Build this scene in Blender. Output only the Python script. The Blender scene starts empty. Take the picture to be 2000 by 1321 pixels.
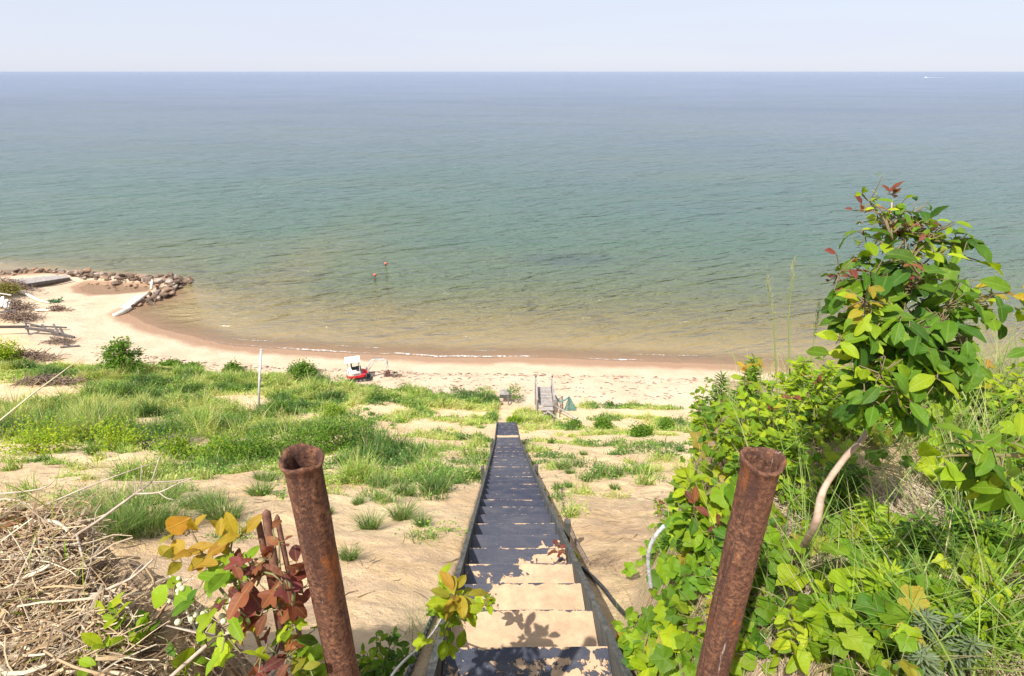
import bpy, math, random
import numpy as np
from mathutils import Vector, Matrix
rng = np.random.default_rng(7); random.seed(7)
SC = bpy.context.scene; COL = SC.collection
R = math.radians
# ------------------------------------------------------------------ camera
EYE = 26.0; FPX = 1097.0; PITCH = R(25.4)
cam = bpy.data.cameras.new('camera'); camo = bpy.data.objects.new('camera', cam); COL.objects.link(camo)
camo.location = (0, 0, EYE); camo.rotation_euler = (R(90) - PITCH, 0, 0)
cam.sensor_width = 36; cam.lens = FPX / 2000 * 36; cam.clip_start = 0.05; cam.clip_end = 300000
SC.camera = camo
# ------------------------------------------------------------------ light
SUN_EL = R(56); SUN_ROT = R(214)
w = bpy.data.worlds.new('World'); SC.world = w; w.use_nodes = True
nt = w.node_tree; nt.nodes.clear()
def _n(t, ty, **k):
    n = t.nodes.new(ty)
    for a, b in k.items(): setattr(n, a, b)
    return n
sky = _n(nt, 'ShaderNodeTexSky', sky_type='NISHITA', sun_disc=False, sun_elevation=SUN_EL, sun_rotation=SUN_ROT,
         air_density=1.0, dust_density=0.6, ozone_density=2.2, altitude=200)
bg = _n(nt, 'ShaderNodeBackground'); bg.inputs[1].default_value = 0.105
wo = _n(nt, 'ShaderNodeOutputWorld')
tc = _n(nt, 'ShaderNodeTexCoord'); mp = _n(nt, 'ShaderNodeMapping'); mp.inputs['Scale'].default_value = (1.5, 1.5, 14)
nz = _n(nt, 'ShaderNodeTexNoise'); nz.inputs['Scale'].default_value = 1.3; nz.inputs['Detail'].default_value = 5
rp = _n(nt, 'ShaderNodeMapRange'); rp.inputs[1].default_value = .42; rp.inputs[2].default_value = .75; rp.inputs[3].default_value = 0.82; rp.inputs[4].default_value = 1.0
mx = _n(nt, 'ShaderNodeMix', data_type='RGBA'); mx.inputs[7].default_value = (4.75, 5.0, 5.9, 1)
nt.links.new(tc.outputs['Generated'], mp.inputs[0]); nt.links.new(mp.outputs[0], nz.inputs[0]); nt.links.new(nz.outputs[0], rp.inputs[0])
nt.links.new(rp.outputs[0], mx.inputs[0]); nt.links.new(sky.outputs[0], mx.inputs[6]); nt.links.new(mx.outputs[2], bg.inputs[0]); nt.links.new(bg.outputs[0], wo.inputs[0])
sl = bpy.data.lights.new('sun', 'SUN'); sl.energy = 4.8; sl.angle = R(0.55); sl.color = (1, .955, .88)
so = bpy.data.objects.new('sun', sl); COL.objects.link(so)
sd = Vector((math.sin(SUN_ROT) * math.cos(SUN_EL), math.cos(SUN_ROT) * math.cos(SUN_EL), math.sin(SUN_EL)))
so.rotation_euler = (-sd).to_track_quat('-Z', 'Y').to_euler(); so.location = sd * 50 + Vector((0, 0, 30))
SC.view_settings.view_transform = 'Standard'; SC.view_settings.look = 'None'
SC.view_settings.gamma = 1; SC.view_settings.exposure = 0.62
# ------------------------------------------------------------------ helpers
def new_mat(name):
    m = bpy.data.materials.new(name); m.use_nodes = True; t = m.node_tree
    for n in list(t.nodes): t.nodes.remove(n)
    return m, t
class NT:
    """tiny node helper"""
    def __init__(s, name):
        s.m, s.t = new_mat(name)
        s.out = s.t.nodes.new('ShaderNodeOutputMaterial')
        s.pos = s.t.nodes.new('ShaderNodeNewGeometry').outputs['Position']
    def L(s, a, b): s.t.links.new(a, b)
    def put(s, sock, v):
        if isinstance(v, bpy.types.NodeSocket): s.L(v, sock)
        else:
            if isinstance(v, tuple) and len(v) == 3 and sock.type == 'RGBA': v = (*v, 1)
            sock.default_value = v
    def noise(s, scale, detail=4, rough=.55, vec=None, dist=0.0, sc=None, rot=None):
        v = vec if vec is not None else s.pos
        if sc or rot:
            m = s.t.nodes.new('ShaderNodeMapping'); s.L(v, m.inputs[0])
            if rot: m.inputs['Rotation'].default_value = (0, 0, rot)
            v = m.outputs[0]
            m2 = s.t.nodes.new('ShaderNodeMapping'); s.L(v, m2.inputs[0]); m2.inputs['Scale'].default_value = sc or (1, 1, 1); v = m2.outputs[0]
        n = s.t.nodes.new('ShaderNodeTexNoise'); s.L(v, n.inputs['Vector'])
        n.inputs['Scale'].default_value = scale; n.inputs['Detail'].default_value = detail
        n.inputs['Roughness'].default_value = rough; n.inputs['Distortion'].default_value = dist
        return n.outputs[0]
    def ramp(s, fac, stops, interp='LINEAR'):
        n = s.t.nodes.new('ShaderNodeValToRGB'); s.put(n.inputs[0], fac); e = n.color_ramp.elements; n.color_ramp.interpolation = interp
        while len(e) < len(stops): e.new(.5)
        for i, (p, c) in enumerate(stops):
            e[i].position = p
            e[i].color = (*c, 1) if isinstance(c, tuple) else (c, c, c, 1)
        return n.outputs[0]
    def mix(s, f, a, b, blend='MIX'):
        n = s.t.nodes.new('ShaderNodeMix'); n.data_type = 'RGBA'; n.blend_type = blend
        s.put(n.inputs[0], f); s.put(n.inputs[6], a); s.put(n.inputs[7], b); return n.outputs[2]
    def math(s, op, a, b=0.0, clamp=False):
        n = s.t.nodes.new('ShaderNodeMath'); n.operation = op; n.use_clamp = clamp
        s.put(n.inputs[0], a); s.put(n.inputs[1], b); return n.outputs[0]
    def mrange(s, v, a, b, c=0.0, d=1.0, smooth=False):
        n = s.t.nodes.new('ShaderNodeMapRange'); s.put(n.inputs[0], v)
        if smooth: n.interpolation_type = 'SMOOTHSTEP'
        for i, x in enumerate((a, b, c, d)): s.put(n.inputs[i + 1], x)
        return n.outputs[0]
    def attr(s, name, which='Fac'):
        n = s.t.nodes.new('ShaderNodeAttribute'); n.attribute_name = name; return n.outputs[which]
    def sep(s, v):
        n = s.t.nodes.new('ShaderNodeSeparateXYZ'); s.L(v, n.inputs[0]); return n.outputs
    def bump(s, h, strength=.5, dist=.01, normal=None):
        n = s.t.nodes.new('ShaderNodeBump'); s.put(n.inputs['Height'], h)
        n.inputs['Strength'].default_value = strength; n.inputs['Distance'].default_value = dist
        if normal is not None: s.L(normal, n.inputs['Normal'])
        return n.outputs[0]
    def bsdf(s, color, rough=.6, normal=None, metallic=0.0, spec=.5, alpha=None, **k):
        n = s.t.nodes.new('ShaderNodeBsdfPrincipled')
        s.put(n.inputs['Base Color'], color); s.put(n.inputs['Roughness'], rough)
        s.put(n.inputs['Metallic'], metallic); s.put(n.inputs['Specular IOR Level'], spec)
        if normal is not None: s.L(normal, n.inputs['Normal'])
        if alpha is not None: s.put(n.inputs['Alpha'], alpha)
        for a, b in k.items(): s.put(n.inputs[a], b)
        return n.outputs[0]
    def done(s, shader): s.L(shader, s.out.inputs[0]); return s.m
    def objco(s): return s.t.nodes.new('ShaderNodeTexCoord').outputs['Object']

def simple(name, c1, c2, scale=12, rough=.6, bump=.4, bd=.01, metallic=0.0, sc=None, detail=6):
    n = NT(name); co = n.objco()
    f = n.noise(scale, detail, .6, vec=co, sc=sc)
    col = n.mix(n.mrange(f, .35, .68), c1, c2)
    return n.done(n.bsdf(col, rough, n.bump(f, bump, bd), metallic))

class MB:
    """collects geometry for ONE mesh object"""
    def __init__(s): s.V = []; s.F = {}; s.n = 0; s.tint = []; s.lc = []; s.has = False
    def add(s, V, F, tint=None, lc=None):
        V = np.asarray(V, float).reshape(-1, 3)
        if not isinstance(F, (list, tuple)) or (len(F) and not isinstance(F[0], np.ndarray)):
            groups = {}
            for f in F: groups.setdefault(len(f), []).append(f)
            F = [np.array(g) for g in groups.values()]
        for a in F:
            if len(a): s.F.setdefault(a.shape[1], []).append(a + s.n)
        s.V.append(V); m = len(V); s.n += m
        if tint is None: tint = (1, 1, 1)
        t = np.asarray(tint, float)
        if t.ndim == 1: t = np.tile(t[:3], (m, 1))
        s.tint.append(t)
        s.lc.append(np.zeros((m, 3)) if lc is None else lc)
    def build(s, name, mat, parent=None, smooth=False, loc=None, attrs=None):
        V = np.concatenate(s.V); me = bpy.data.meshes.new(name)
        if loc is not None: V = V - np.array(loc)
        lens = []; idx = []
        for k in sorted(s.F):
            a = np.concatenate(s.F[k]); lens.append(np.full(len(a), k)); idx.append(a.ravel())
        lens = np.concatenate(lens); idx = np.concatenate(idx)
        me.vertices.add(len(V)); me.vertices.foreach_set('co', V.ravel().astype(np.float32))
        me.loops.add(len(idx)); me.loops.foreach_set('vertex_index', idx.astype(np.int32))
        me.polygons.add(len(lens)); st = np.concatenate([[0], np.cumsum(lens)[:-1]])
        me.polygons.foreach_set('loop_start', st.astype(np.int32)); me.polygons.foreach_set('loop_total', lens.astype(np.int32))
        me.polygons.foreach_set('use_smooth', np.full(len(lens), smooth))
        me.update(calc_edges=True); me.validate()
        T = np.concatenate(s.tint); a = me.attributes.new('tint', 'FLOAT_COLOR', 'POINT')
        a.data.foreach_set('color', np.hstack([T, np.ones((len(T), 1))]).ravel().astype(np.float32))
        a = me.attributes.new('lc', 'FLOAT_VECTOR', 'POINT'); a.data.foreach_set('vector', np.concatenate(s.lc).ravel().astype(np.float32))
        if attrs:
            for nm, arr in attrs.items():
                a = me.attributes.new(nm, 'FLOAT', 'POINT'); a.data.foreach_set('value', arr.ravel().astype(np.float32))
        me.materials.append(mat)
        o = bpy.data.objects.new(name, me); COL.objects.link(o)
        if parent is not None: o.parent = parent
        elif loc is not None: o.location = loc
        return o
    # shapes ------------------------------------------------------------
    def box(s, c, size, rot=None, tint=None, bev=0.0):
        x, y, z = [q / 2 for q in size]
        b = min(bev, x * .9, y * .9, z * .9)
        if b <= 0:
            V = np.array([(i, j, k) for i in (-x, x) for j in (-y, y) for k in (-z, z)])
            F = [(0, 1, 3, 2), (4, 6, 7, 5), (0, 4, 5, 1), (2, 3, 7, 6), (0, 2, 6, 4), (1, 5, 7, 3)]
        else:
            bm = __import__('bmesh').new(); __import__('bmesh').ops.create_cube(bm, size=1)
            for v in bm.verts: v.co = Vector((v.co.x * 2 * x, v.co.y * 2 * y, v.co.z * 2 * z))
            __import__('bmesh').ops.bevel(bm, geom=bm.edges[:], offset=b, segments=2, affect='EDGES', profile=.5)
            bm.verts.index_update(); V = np.array([v.co[:] for v in bm.verts]); F = [tuple(v.index for v in f.verts) for f in bm.faces]; bm.free()
        if rot is not None: V = V @ np.array(rot).T
        s.add(V + np.array(c), F, tint)
    def tube(s, pts, rad, n=8, tint=None, cap=True, wob=0.0):
        P = np.asarray(pts, float); m = len(P); rad = np.broadcast_to(np.asarray(rad, float), (m,))
        T = np.gradient(P, axis=0); T /= np.linalg.norm(T, axis=1)[:, None] + 1e-9
        ref = np.array([0, 0, 1.]) if abs(T[0][2]) < .9 else np.array([1., 0, 0])
        V = []; N = ref - T[0] * ref.dot(T[0]); N /= np.linalg.norm(N)
        ang = np.arange(n) / n * 2 * math.pi
        for i in range(m):
            N = N - T[i] * N.dot(T[i]); N /= np.linalg.norm(N) + 1e-9; B = np.cross(T[i], N)
            r = rad[i] * (1 + wob * rng.uniform(-1, 1, n))
            V.append(P[i] + (np.cos(ang) * r)[:, None] * N + (np.sin(ang) * r)[:, None] * B)
        V = np.concatenate(V); a = np.arange(n); F = []
        for i in range(m - 1):
            F.append(np.stack([i * n + a, i * n + (a + 1) % n, (i + 1) * n + (a + 1) % n, (i + 1) * n + a], 1))
        F = [np.concatenate(F)]
        if cap: F.append(np.array([a[::-1], (m - 1) * n + a]))
        s.add(V, F, tint)
    def beam(s, p, q, w, h, tint=None, up=(0, 0, 1), bev=0.0):
        p = np.array(p, float); q = np.array(q, float); d = q - p; L = np.linalg.norm(d); d /= L
        u = np.array(up, float); sx = np.cross(d, u); sx /= np.linalg.norm(sx) + 1e-9; u = np.cross(sx, d)
        s.box((p + q) / 2, (w, L, h), rot=np.stack([sx, d, u], 1), tint=tint, bev=bev)
    def rings(s, rings, tint=None, closed_caps=True):
        """loft equal-length rings"""
        n = len(rings[0]); V = np.concatenate([np.asarray(r, float) for r in rings]); a = np.arange(n); F = []
        for i in range(len(rings) - 1):
            F.append(np.stack([i * n + a, i * n + (a + 1) % n, (i + 1) * n + (a + 1) % n, (i + 1) * n + a], 1))
        F = [np.concatenate(F)]
        if closed_caps: F.append(np.array([a[::-1], (len(rings) - 1) * n + a]))
        s.add(V, F, tint)
    def extrude(s, poly, y0, y1, M=None, tint=None):
        """poly in xz extruded along y"""
        P = np.array(poly, float); n = len(P)
        A = np.stack([P[:, 0], np.full(n, y0), P[:, 1]], 1); B = A.copy(); B[:, 1] = y1
        s.rings([A, B], tint)

def tag(o, label=None, cat=None, group=None, kind=None):
    if label: o['label'] = label
    if cat: o['category'] = cat
    if group: o['group'] = group
    if kind: o['kind'] = kind
    return o
def empty(name, loc, label=None, cat=None, group=None, rz=0):
    o = bpy.data.objects.new(name, None); COL.objects.link(o); o.location = loc; o.rotation_euler = (0, 0, rz); o.empty_display_size = .2
    return tag(o, label, cat, group)
def copy_tree(o, parent=None):
    c = o.copy(); COL.objects.link(c); c.parent = parent
    for ch in list(o.children): copy_tree(ch, c)
    return c
def ray(u, v):
    x = (u - 1000) / FPX; y = (660.5 - v) / FPX
    return np.array([x, math.cos(PITCH) + y * math.sin(PITCH), -math.sin(PITCH) + y * math.cos(PITCH)])
def pz(u, v, z):      # point on the level z
    d = ray(u, v); t = (z - EYE) / d[2]; return np.array([0, 0, EYE]) + d * t
def pd(u, v, depth):  # point at a depth from the lens
    return np.array([0, 0, EYE]) + ray(u, v) * depth
# value noise --------------------------------------------------------
_tab = np.random.default_rng(3).random((256, 256))
def vnoise(x, y):
    xi = np.floor(x).astype(int); yi = np.floor(y).astype(int); fx = x - xi; fy = y - yi
    fx = fx * fx * (3 - 2 * fx); fy = fy * fy * (3 - 2 * fy)
    g = lambda i, j: _tab[i & 255, j & 255]
    return (g(xi, yi) * (1 - fx) + g(xi + 1, yi) * fx) * (1 - fy) + (g(xi, yi + 1) * (1 - fx) + g(xi + 1, yi + 1) * fx) * fy
def fbm(x, y, o=4):
    a = 1; s = 0; t = 0
    for i in range(o): s = s + a * (vnoise(x + 17.3 * i, y - 9.1 * i) - .5) * 2; t += a; a *= .5; x = x * 2.03; y = y * 2.03
    return s / t
def sst(x, a, b):
    t = np.clip((x - a) / (b - a), 0, 1); return t * t * (3 - 2 * t)
# ------------------------------------------------------------------ terrain shape
shore_px = [(2000, 735), (1450, 714), (1300, 708), (1190, 704), (1100, 701), (1000, 698), (930, 700), (860, 699), (800, 695), (760, 694), (700, 692), (620, 688), (550, 682), (480, 678), (440, 674),
            (400, 665), (360, 653), (320, 645), (285, 632), (262, 622), (246, 612), (268, 600), (292, 590), (330, 577), (352, 562), (364, 550), (340, 541), (290, 538), (230, 535), (170, 532), (100, 530), (40, 534), (0, 538), (-200, 545)]
SH = np.array([pz(u, v, 0)[:2] for u, v in shore_px])
SH = np.vstack([[600, 44], [120, 46], SH, [-300, 80], [-900, 120]])
POOL = np.array([pz(u, v, 0.1)[:2] for u, v in [(155, 560), (172, 553), (215, 556), (262, 557), (300, 560), (285, 567), (235, 572), (185, 573), (162, 569)]])
def seg_dist(P, A, closed=False):
    d = np.full(len(P), 1e9)
    n = len(A) if closed else len(A) - 1
    for i in range(n):
        a = A[i]; b = A[(i + 1) % len(A)]; ab = b - a
        t = np.clip(((P - a) @ ab) / (ab @ ab), 0, 1); q = a + t[:, None] * ab
        d = np.minimum(d, np.hypot(*(P - q).T))
    return d
def inpoly(P, A):
    c = np.zeros(len(P), bool); j = len(A) - 1
    for i in range(len(A)):
        yi, yj = A[i, 1], A[j, 1]; xi, xj = A[i, 0], A[j, 0]
        m = ((yi > P[:, 1]) != (yj > P[:, 1])) & (P[:, 0] < (xj - xi) * (P[:, 1] - yi) / (yj - yi + 1e-12) + xi)
        c ^= m; j = i
    return c
LAND = np.vstack([SH, [-900, -900], [600, -900]])
def shore_sd(P):     # >0 on land
    d = seg_dist(P, SH); return np.where(inpoly(P, LAND), d, -d)
toe_px = [(-60, 575), (0, 600), (60, 655), (110, 690), (170, 702), (250, 706), (340, 714), (430, 727), (500, 740), (640, 752), (760, 758), (860, 768), (960, 780), (1060, 792), (1200, 792), (1300, 797), (1450, 802), (2000, 830)]
TO = np.array([pz(u, v, 1.25)[:2] for u, v in toe_px])
def toe(x): return np.interp(x, TO[:, 0], TO[:, 1])
def stair_x(y): return .08 - .0161 * (y - 2.2)
def stair_line(y): return np.where(y < 17.9, 22.95 - .633 * (y - 2.2), 13.012 - .534 * (y - 17.9))
def height(x, y):
    x = np.asarray(x, float); y = np.asarray(y, float); sh = x.shape; x = x.ravel(); y = y.ravel(); P = np.stack([x, y], 1)
    sd_ = shore_sd(P) + .25 * fbm(x * .5, y * .5, 2)
    beach = np.where(sd_ > 0, np.minimum(.11 * sd_ + .010 * np.clip(sd_ - 2, 0, 3) ** 2, .35 + .085 * sd_), np.maximum(.055 * sd_, -7))
    beach = np.minimum(beach, 1.4 + .01 * np.clip(sd_, 0, 50))
    pool = inpoly(P, POOL); pdist = seg_dist(P, POOL, True)
    beach = np.where(pool, -.03 - .05 * np.minimum(pdist, 1.5), np.where(sd_ > 0, np.minimum(beach, .02 + .16 * pdist), beach))
    beach = beach + np.where(sd_ > 2, .05 * fbm(x * .7, y * .7, 3), 0) * sst(sd_, 2, 6)
    T = toe(x); up = 22.72 - .633 * (y - 2.2); up = np.minimum(up, 24.25 + .02 * -np.minimum(y, 0))
    k = np.clip((y - 17.9) / (T - 17.9), 0, 1.2)
    low = 12.8 + (1.15 - 12.8) * (k + .10 * np.sin(np.clip(k, 0, 1) * math.pi))
    bl = np.where(y < 17.9, up, low)
    ax = np.abs(x - stair_x(y)); off = sst(ax, 1.2, 5)
    bl = bl + (.45 * fbm(x * .16 + 5, y * .16, 3) * off + .18 * fbm(x * .55, y * .75 + x * .2, 3) * sst(ax, .7, 2) + .10 * (np.abs(fbm(x * 1.1 + 3, y * 1.4 - x * .5, 4)) - .15) * sst(ax, .6, 1.3) + .045 * fbm(x * 2.6, y * 3.1 + x, 4)) * np.clip(1 - k, 0.15, 1)
    bl = bl + np.where(y > 2.5, .05 * np.abs(fbm(x * .9 - y * 1.5, y * .6 + 3, 3)), 0) * sst(ax, .6, 1.4)
    # knoll on the far left
    bl = np.where(y < T, bl, -50)
    kn = 4.2 * np.exp(-(((x + 72) / 9) ** 2 + ((y - 62) / 7) ** 2)); bl = np.maximum(bl, np.where(kn > .4, beach + kn - .4, -50))
    # rims of the bluff beside the top of the stairs
    xe = .42 + .10 * np.clip(y, 0, 2) + .40 * np.clip(y - 2, 0, 8)
    zr = 24.80 - .30 * y - .6 * sst(y, 4.2, 8.5) * 4 - .03 * np.abs(x - 2)
    wr = sst(x, xe - .16 + .0 * y, xe + .42) * (1 - sst(y, 4.6, 9.0))
    yl = .85 + .75 * np.clip(-x - .6, 0, .9) + .06 * np.sin(x * 5)
    zl = 24.62 - .06 * y
    wl = sst(-x, .50, 1.0) * (1 - sst(y, yl, yl + .4)) * sst(x, -12, -5)
    bump = .05 * fbm(x * 3, y * 3, 4) + .015 * fbm(x * 14, y * 14, 2)
    bl = np.where(x > 0, bl + wr * (np.maximum(zr, bl) - bl + bump), bl + wl * (zl - bl + bump * 1.4))
    bl = bl - .55 * (1 - sst(ax, .50, .62)) * (y < 26) * (y > -.5) + (-.05) * (1 - sst(ax, .55, 1.0))
    h = np.maximum(beach, bl)
    return h.reshape(sh)
def H(x, y): return float(height(np.array([x]), np.array([y]))[0])
def hits(U, V, tmin=.9, tmax=130):
    """ground points seen in given directions"""
    U = np.atleast_1d(np.asarray(U, float)); V = np.atleast_1d(np.asarray(V, float))
    D = np.stack([ray(u, v) for u, v in zip(U, V)]); n = len(U)
    t = np.geomspace(tmin, tmax, 260); X = D[:, None, 0] * t; Y = D[:, None, 1] * t; Z = EYE + D[:, None, 2] * t
    G = height(X, Y); below = Z < G; below[:, -1] = True; i = np.maximum(below.argmax(1), 1)
    a = t[i - 1]; b = t[i]; r = np.arange(n)
    for _ in range(12):
        m = (a + b) / 2; g = height(D[:, 0] * m, D[:, 1] * m); c = EYE + D[:, 2] * m < g; b = np.where(c, m, b); a = np.where(c, a, m)
    m = (a + b) / 2; return np.stack([D[:, 0] * m, D[:, 1] * m, EYE + D[:, 2] * m], 1)
def hit(u, v, **k): return hits([u], [v], **k)[0]
# vegetation patches, laid out on the slope: seen direction, half width and half depth in metres there, blade height
patch_px = [(20, 725, 6, 3, .5), (90, 735, 5, 3, .4), (170, 735, 5, 2.5, .45), (240, 728, 5, 3, .6), (300, 745, 5, 4, .6), (380, 752, 4, 4, .6), (450, 750, 4, 3, .5), (520, 752, 3.5, 3.5, .6), (590, 762, 3, 4, .55), (640, 772, 3, 3.5, .5),
            (700, 765, 2.5, 2, .5), (720, 780, 3, 2, .5), (790, 775, 3, 2.6, .5), (850, 785, 2.6, 3, .5), (900, 785, 2.4, 3, .45), (950, 790, 1.8, 3, .45),
            (190, 775, 3.2, 1.8, .6), (280, 790, 4, 3, .7), (350, 800, 4, 3, .7), (420, 815, 3, 2.5, .6), (60, 800, 3, 2, .6), (150, 815, 3, 2.2, .9), (60, 850, 3.3, 1.6, 1.0), (20, 860, 2.5, 1.5, 1.0), (150, 860, 3, 1.5, 1.0), (230, 845, 3, 1.8, .9), (320, 850, 2.6, 1.4, .8), (440, 850, 2.4, 2.3, .7),
            (520, 820, 2, 2.5, .7), (590, 845, 2.2, 2.4, .6), (660, 830, 2, 2.8, .6), (500, 880, 1.9, 1.2, .6), (400, 885, 1.4, 1, .55), (680, 875, 1.5, 1.2, .55), (370, 915, 1.2, .8, .5), (440, 925, 1.6, .7, .35), (540, 905, 1.2, .8, .4),
            (740, 905, 1.3, .9, .4), (790, 925, 1.2, .7, .35), (850, 945, 1.0, .6, .3), (720, 955, .8, .4, .3), (880, 925, .8, .6, .3), (820, 880, 1.4, .7, .4), (700, 935, .9, .5, .35), (600, 930, 1.0, .5, .35), (930, 890, .6, .9, .35), (915, 930, .4, .5, .25), (1085, 915, .4, .4, .25), (1140, 870, .7, .5, .3), (1240, 880, .8, .5, .3), (1160, 850, 1.2, .5, .35), (1300, 900, .8, .4, .3), (700, 900, 1, .8, .4), (800, 895, 1, .6, .35), (830, 855, 1.6, 1, .45), (880, 850, 1.4, 1, .4), (910, 875, .9, .8, .4), (945, 860, .6, 1.2, .35), (920, 905, .6, .6, .3), (770, 820, 1.6, 1.2, .5), (810, 810, 1.6, 1.6, .4), (870, 820, 1.2, 1.2, .4), (930, 825, 1.2, 2, .4), (745, 880, 1, .7, .4),
            (1020, 815, 1.1, 2.2, .4), (1050, 820, 1.5, 2.2, .4), (1035, 838, .8, 1.4, .35), (1090, 833, 1.1, 1, .35), (1050, 862, .6, .9, .3), (1048, 905, .45, .5, .3), (1070, 892, .6, .7, .3), (1055, 880, .5, .6, .3), (1120, 838, 1.4, .9, .35), (1180, 845, 1.6, .8, .35), (1235, 848, 1.8, .9, .4), (1275, 838, 1.4, 1, .4), (1210, 815, 1.6, .7, .4), (1290, 850, 1.3, 1, .4), (1195, 870, .6, .5, .3), (1215, 885, .4, .4, .25), (1300, 870, .8, .5, .3),
            (1150, 795, 1.5, .6, .45), (1200, 796, 2, .6, .45), (1250, 797, 2, .6, .45), (1295, 799, 1.5, .6, .4), (1180, 820, 1.5, .6, .4), (1280, 818, 2, .6, .4), (1340, 830, 3, 2, .4), (1115, 895, .3, .3, .25), (1120, 912, .3, .25, .2), (960, 815, .8, 2, .35), (640, 800, 2.4, 2, .55), (560, 800, 2, 2, .55), (290, 880, .9, .5, .5), (340, 945, .9, .5, .4), (290, 965, .7, .5, .4)]
PC = hits([p[0] for p in patch_px], [p[1] for p in patch_px], tmin=12)
def vegmask(x, y):
    x = np.asarray(x, float); y = np.asarray(y, float)
    m = np.zeros(x.shape)
    for (u, v, a, b, h), c in zip(patch_px, PC):
        q = 1.25 - np.sqrt(((x - c[0]) / a) ** 2 + ((y - c[1]) / b) ** 2); m = np.maximum(m, q)
    m = m + .42 * fbm(x * .8, y * .8, 3) + .16 * fbm(x * 2.6, y * 2.6, 2)
    m = m * sst(np.abs(x - stair_x(y)), .48, .7)
    return np.clip(m * 1.6, 0, 1)
# grid
def axis_pts(lims):
    out = []
    for a, b, s0 in lims: out.append(np.arange(a, b, s0))
    return np.concatenate(out + [[lims[-1][1]]])
gx = axis_pts([(-400, -120, 14), (-120, -80, 2), (-80, -20, .35), (-20, -5, .14), (-5, -2, .07), (-2, 4, .035), (4, 8, .08), (8, 30, .25), (30, 60, 1), (60, 300, 12)])
gy = axis_pts([(-60, -4, 3), (-4, -.5, .2), (-.5, 5, .035), (5, 10, .09), (10, 20, .13), (20, 40, .2), (40, 76, .22), (76, 110, 1.5), (110, 500, 15)])
def grid(gx, gy, zf):
    X, Y = np.meshgrid(gx, gy); Z = zf(X, Y); nx = len(gx); ny = len(gy)
    i = np.arange((ny - 1) * nx).reshape(ny - 1, nx)[:, :-1].ravel()
    return X, Y, Z, np.stack([i, i + 1, i + nx + 1, i + nx], 1)
X, Y, Z, F = grid(gx, gy, height)
vm = vegmask(X, Y) * (X < 40)
SDg = shore_sd(np.stack([X.ravel(), Y.ravel()], 1)).reshape(X.shape)
rimd = np.clip(sst(-X, .55, .8) * (Y < 2.6) * sst(-Y, -2.6, -2.0) + .28 * sst(X, .7, 1.3) * (Y < 8), 0, 1)
bluff = sst(toe(X) - Y, -.5, 2.0)
# ---- sand material
n = NT('sand_ground')
fine = n.noise(55, 3, .7); med = n.noise(3.2, 6, .6); big = n.noise(.35, 4, .55)
rip = n.noise(1.7, 7, .70, sc=(.8, 1.3, 1), rot=.5, dist=.3)
zc = n.sep(n.pos)[2]
dry = n.mix(n.mrange(big, .35, .65), (.53, .40, .275), (.60, .475, .34))
blc = n.mix(n.mrange(rip, .42, .60), (.78, .535, .285), (.66, .465, .295))
blc = n.mix(n.mrange(big, .40, .62), blc, (.79, .59, .35))
col = n.mix(n.attr('bluff'), dry, blc)
gr = n.noise(26, 4, .75)
col = n.mix(n.mrange(gr, .56, .72, 0, .45), col, (.30, .21, .13))
# dead stems and leaf litter in patches
lit = n.noise(7, 6, .75, dist=1.2); lm = n.math('MULTIPLY', n.mrange(lit, .5, .64), n.math('ADD', n.math('MULTIPLY', n.attr('veg'), .85), .03))
col = n.mix(lm, col, (.20, .155, .085))
lm2 = n.math('MULTIPLY', n.mrange(n.noise(11, 5, .7), .45, .6), n.attr('rim'))
col = n.mix(lm2, col, (.235, .165, .11))
lm3 = n.math('MULTIPLY', n.mrange(n.noise(3.1, 5, .7), .46, .56), n.attr('rim')); col = n.mix(n.math('MULTIPLY', lm3, .8), col, (.13, .095, .07))
# dark wrack lines on the beach
wz = n.math('ADD', zc, n.math('MULTIPLY', n.noise(.5, 3), .3))
wl_ = n.math('MULTIPLY', n.mrange(n.noise(1.3, 5, .7, sc=(.35, 2.2, 1)), .55, .66), n.math('MULTIPLY', n.mrange(wz, .62, .75), n.mrange(wz, 1.25, 1.0)))
col = n.mix(n.math('MULTIPLY', wl_, .55), col, (.22, .15, .12))
wet = n.mrange(n.math('ADD', zc, n.math('MULTIPLY', n.noise(.45, 3), .14)), .17, .33, 1, 0, smooth=True)
col = n.mix(wet, col, (.34, .215, .135))
rough = n.mrange(wet, 0, 1, .95, .55)
bh = n.math('ADD', n.math('MULTIPLY', fine, .25), n.math('ADD', n.math('MULTIPLY', rip, 1.6), med))
clod = n.noise(1.3, 10, .78, sc=(.85, 1.25, 1), rot=.6, dist=.25)
col = n.mix(n.math('MULTIPLY', n.mrange(clod, .54, .60), n.math('MULTIPLY', n.attr('bluff'), .42)), col, (.40, .28, .19))
nor = n.bump(n.math('ADD', bh, n.math('MULTIPLY', clod, 2.0)), .9, .062)
M_sand = n.done(n.bsdf(col, rough, nor, spec=.15))
b = MB(); b.add(np.stack([X.ravel(), Y.ravel(), Z.ravel()], 1), [F])
o = b.build('ground', M_sand, smooth=True, attrs={'veg': vm, 'rim': rimd, 'bluff': bluff}); tag(o, kind='structure')
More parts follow.
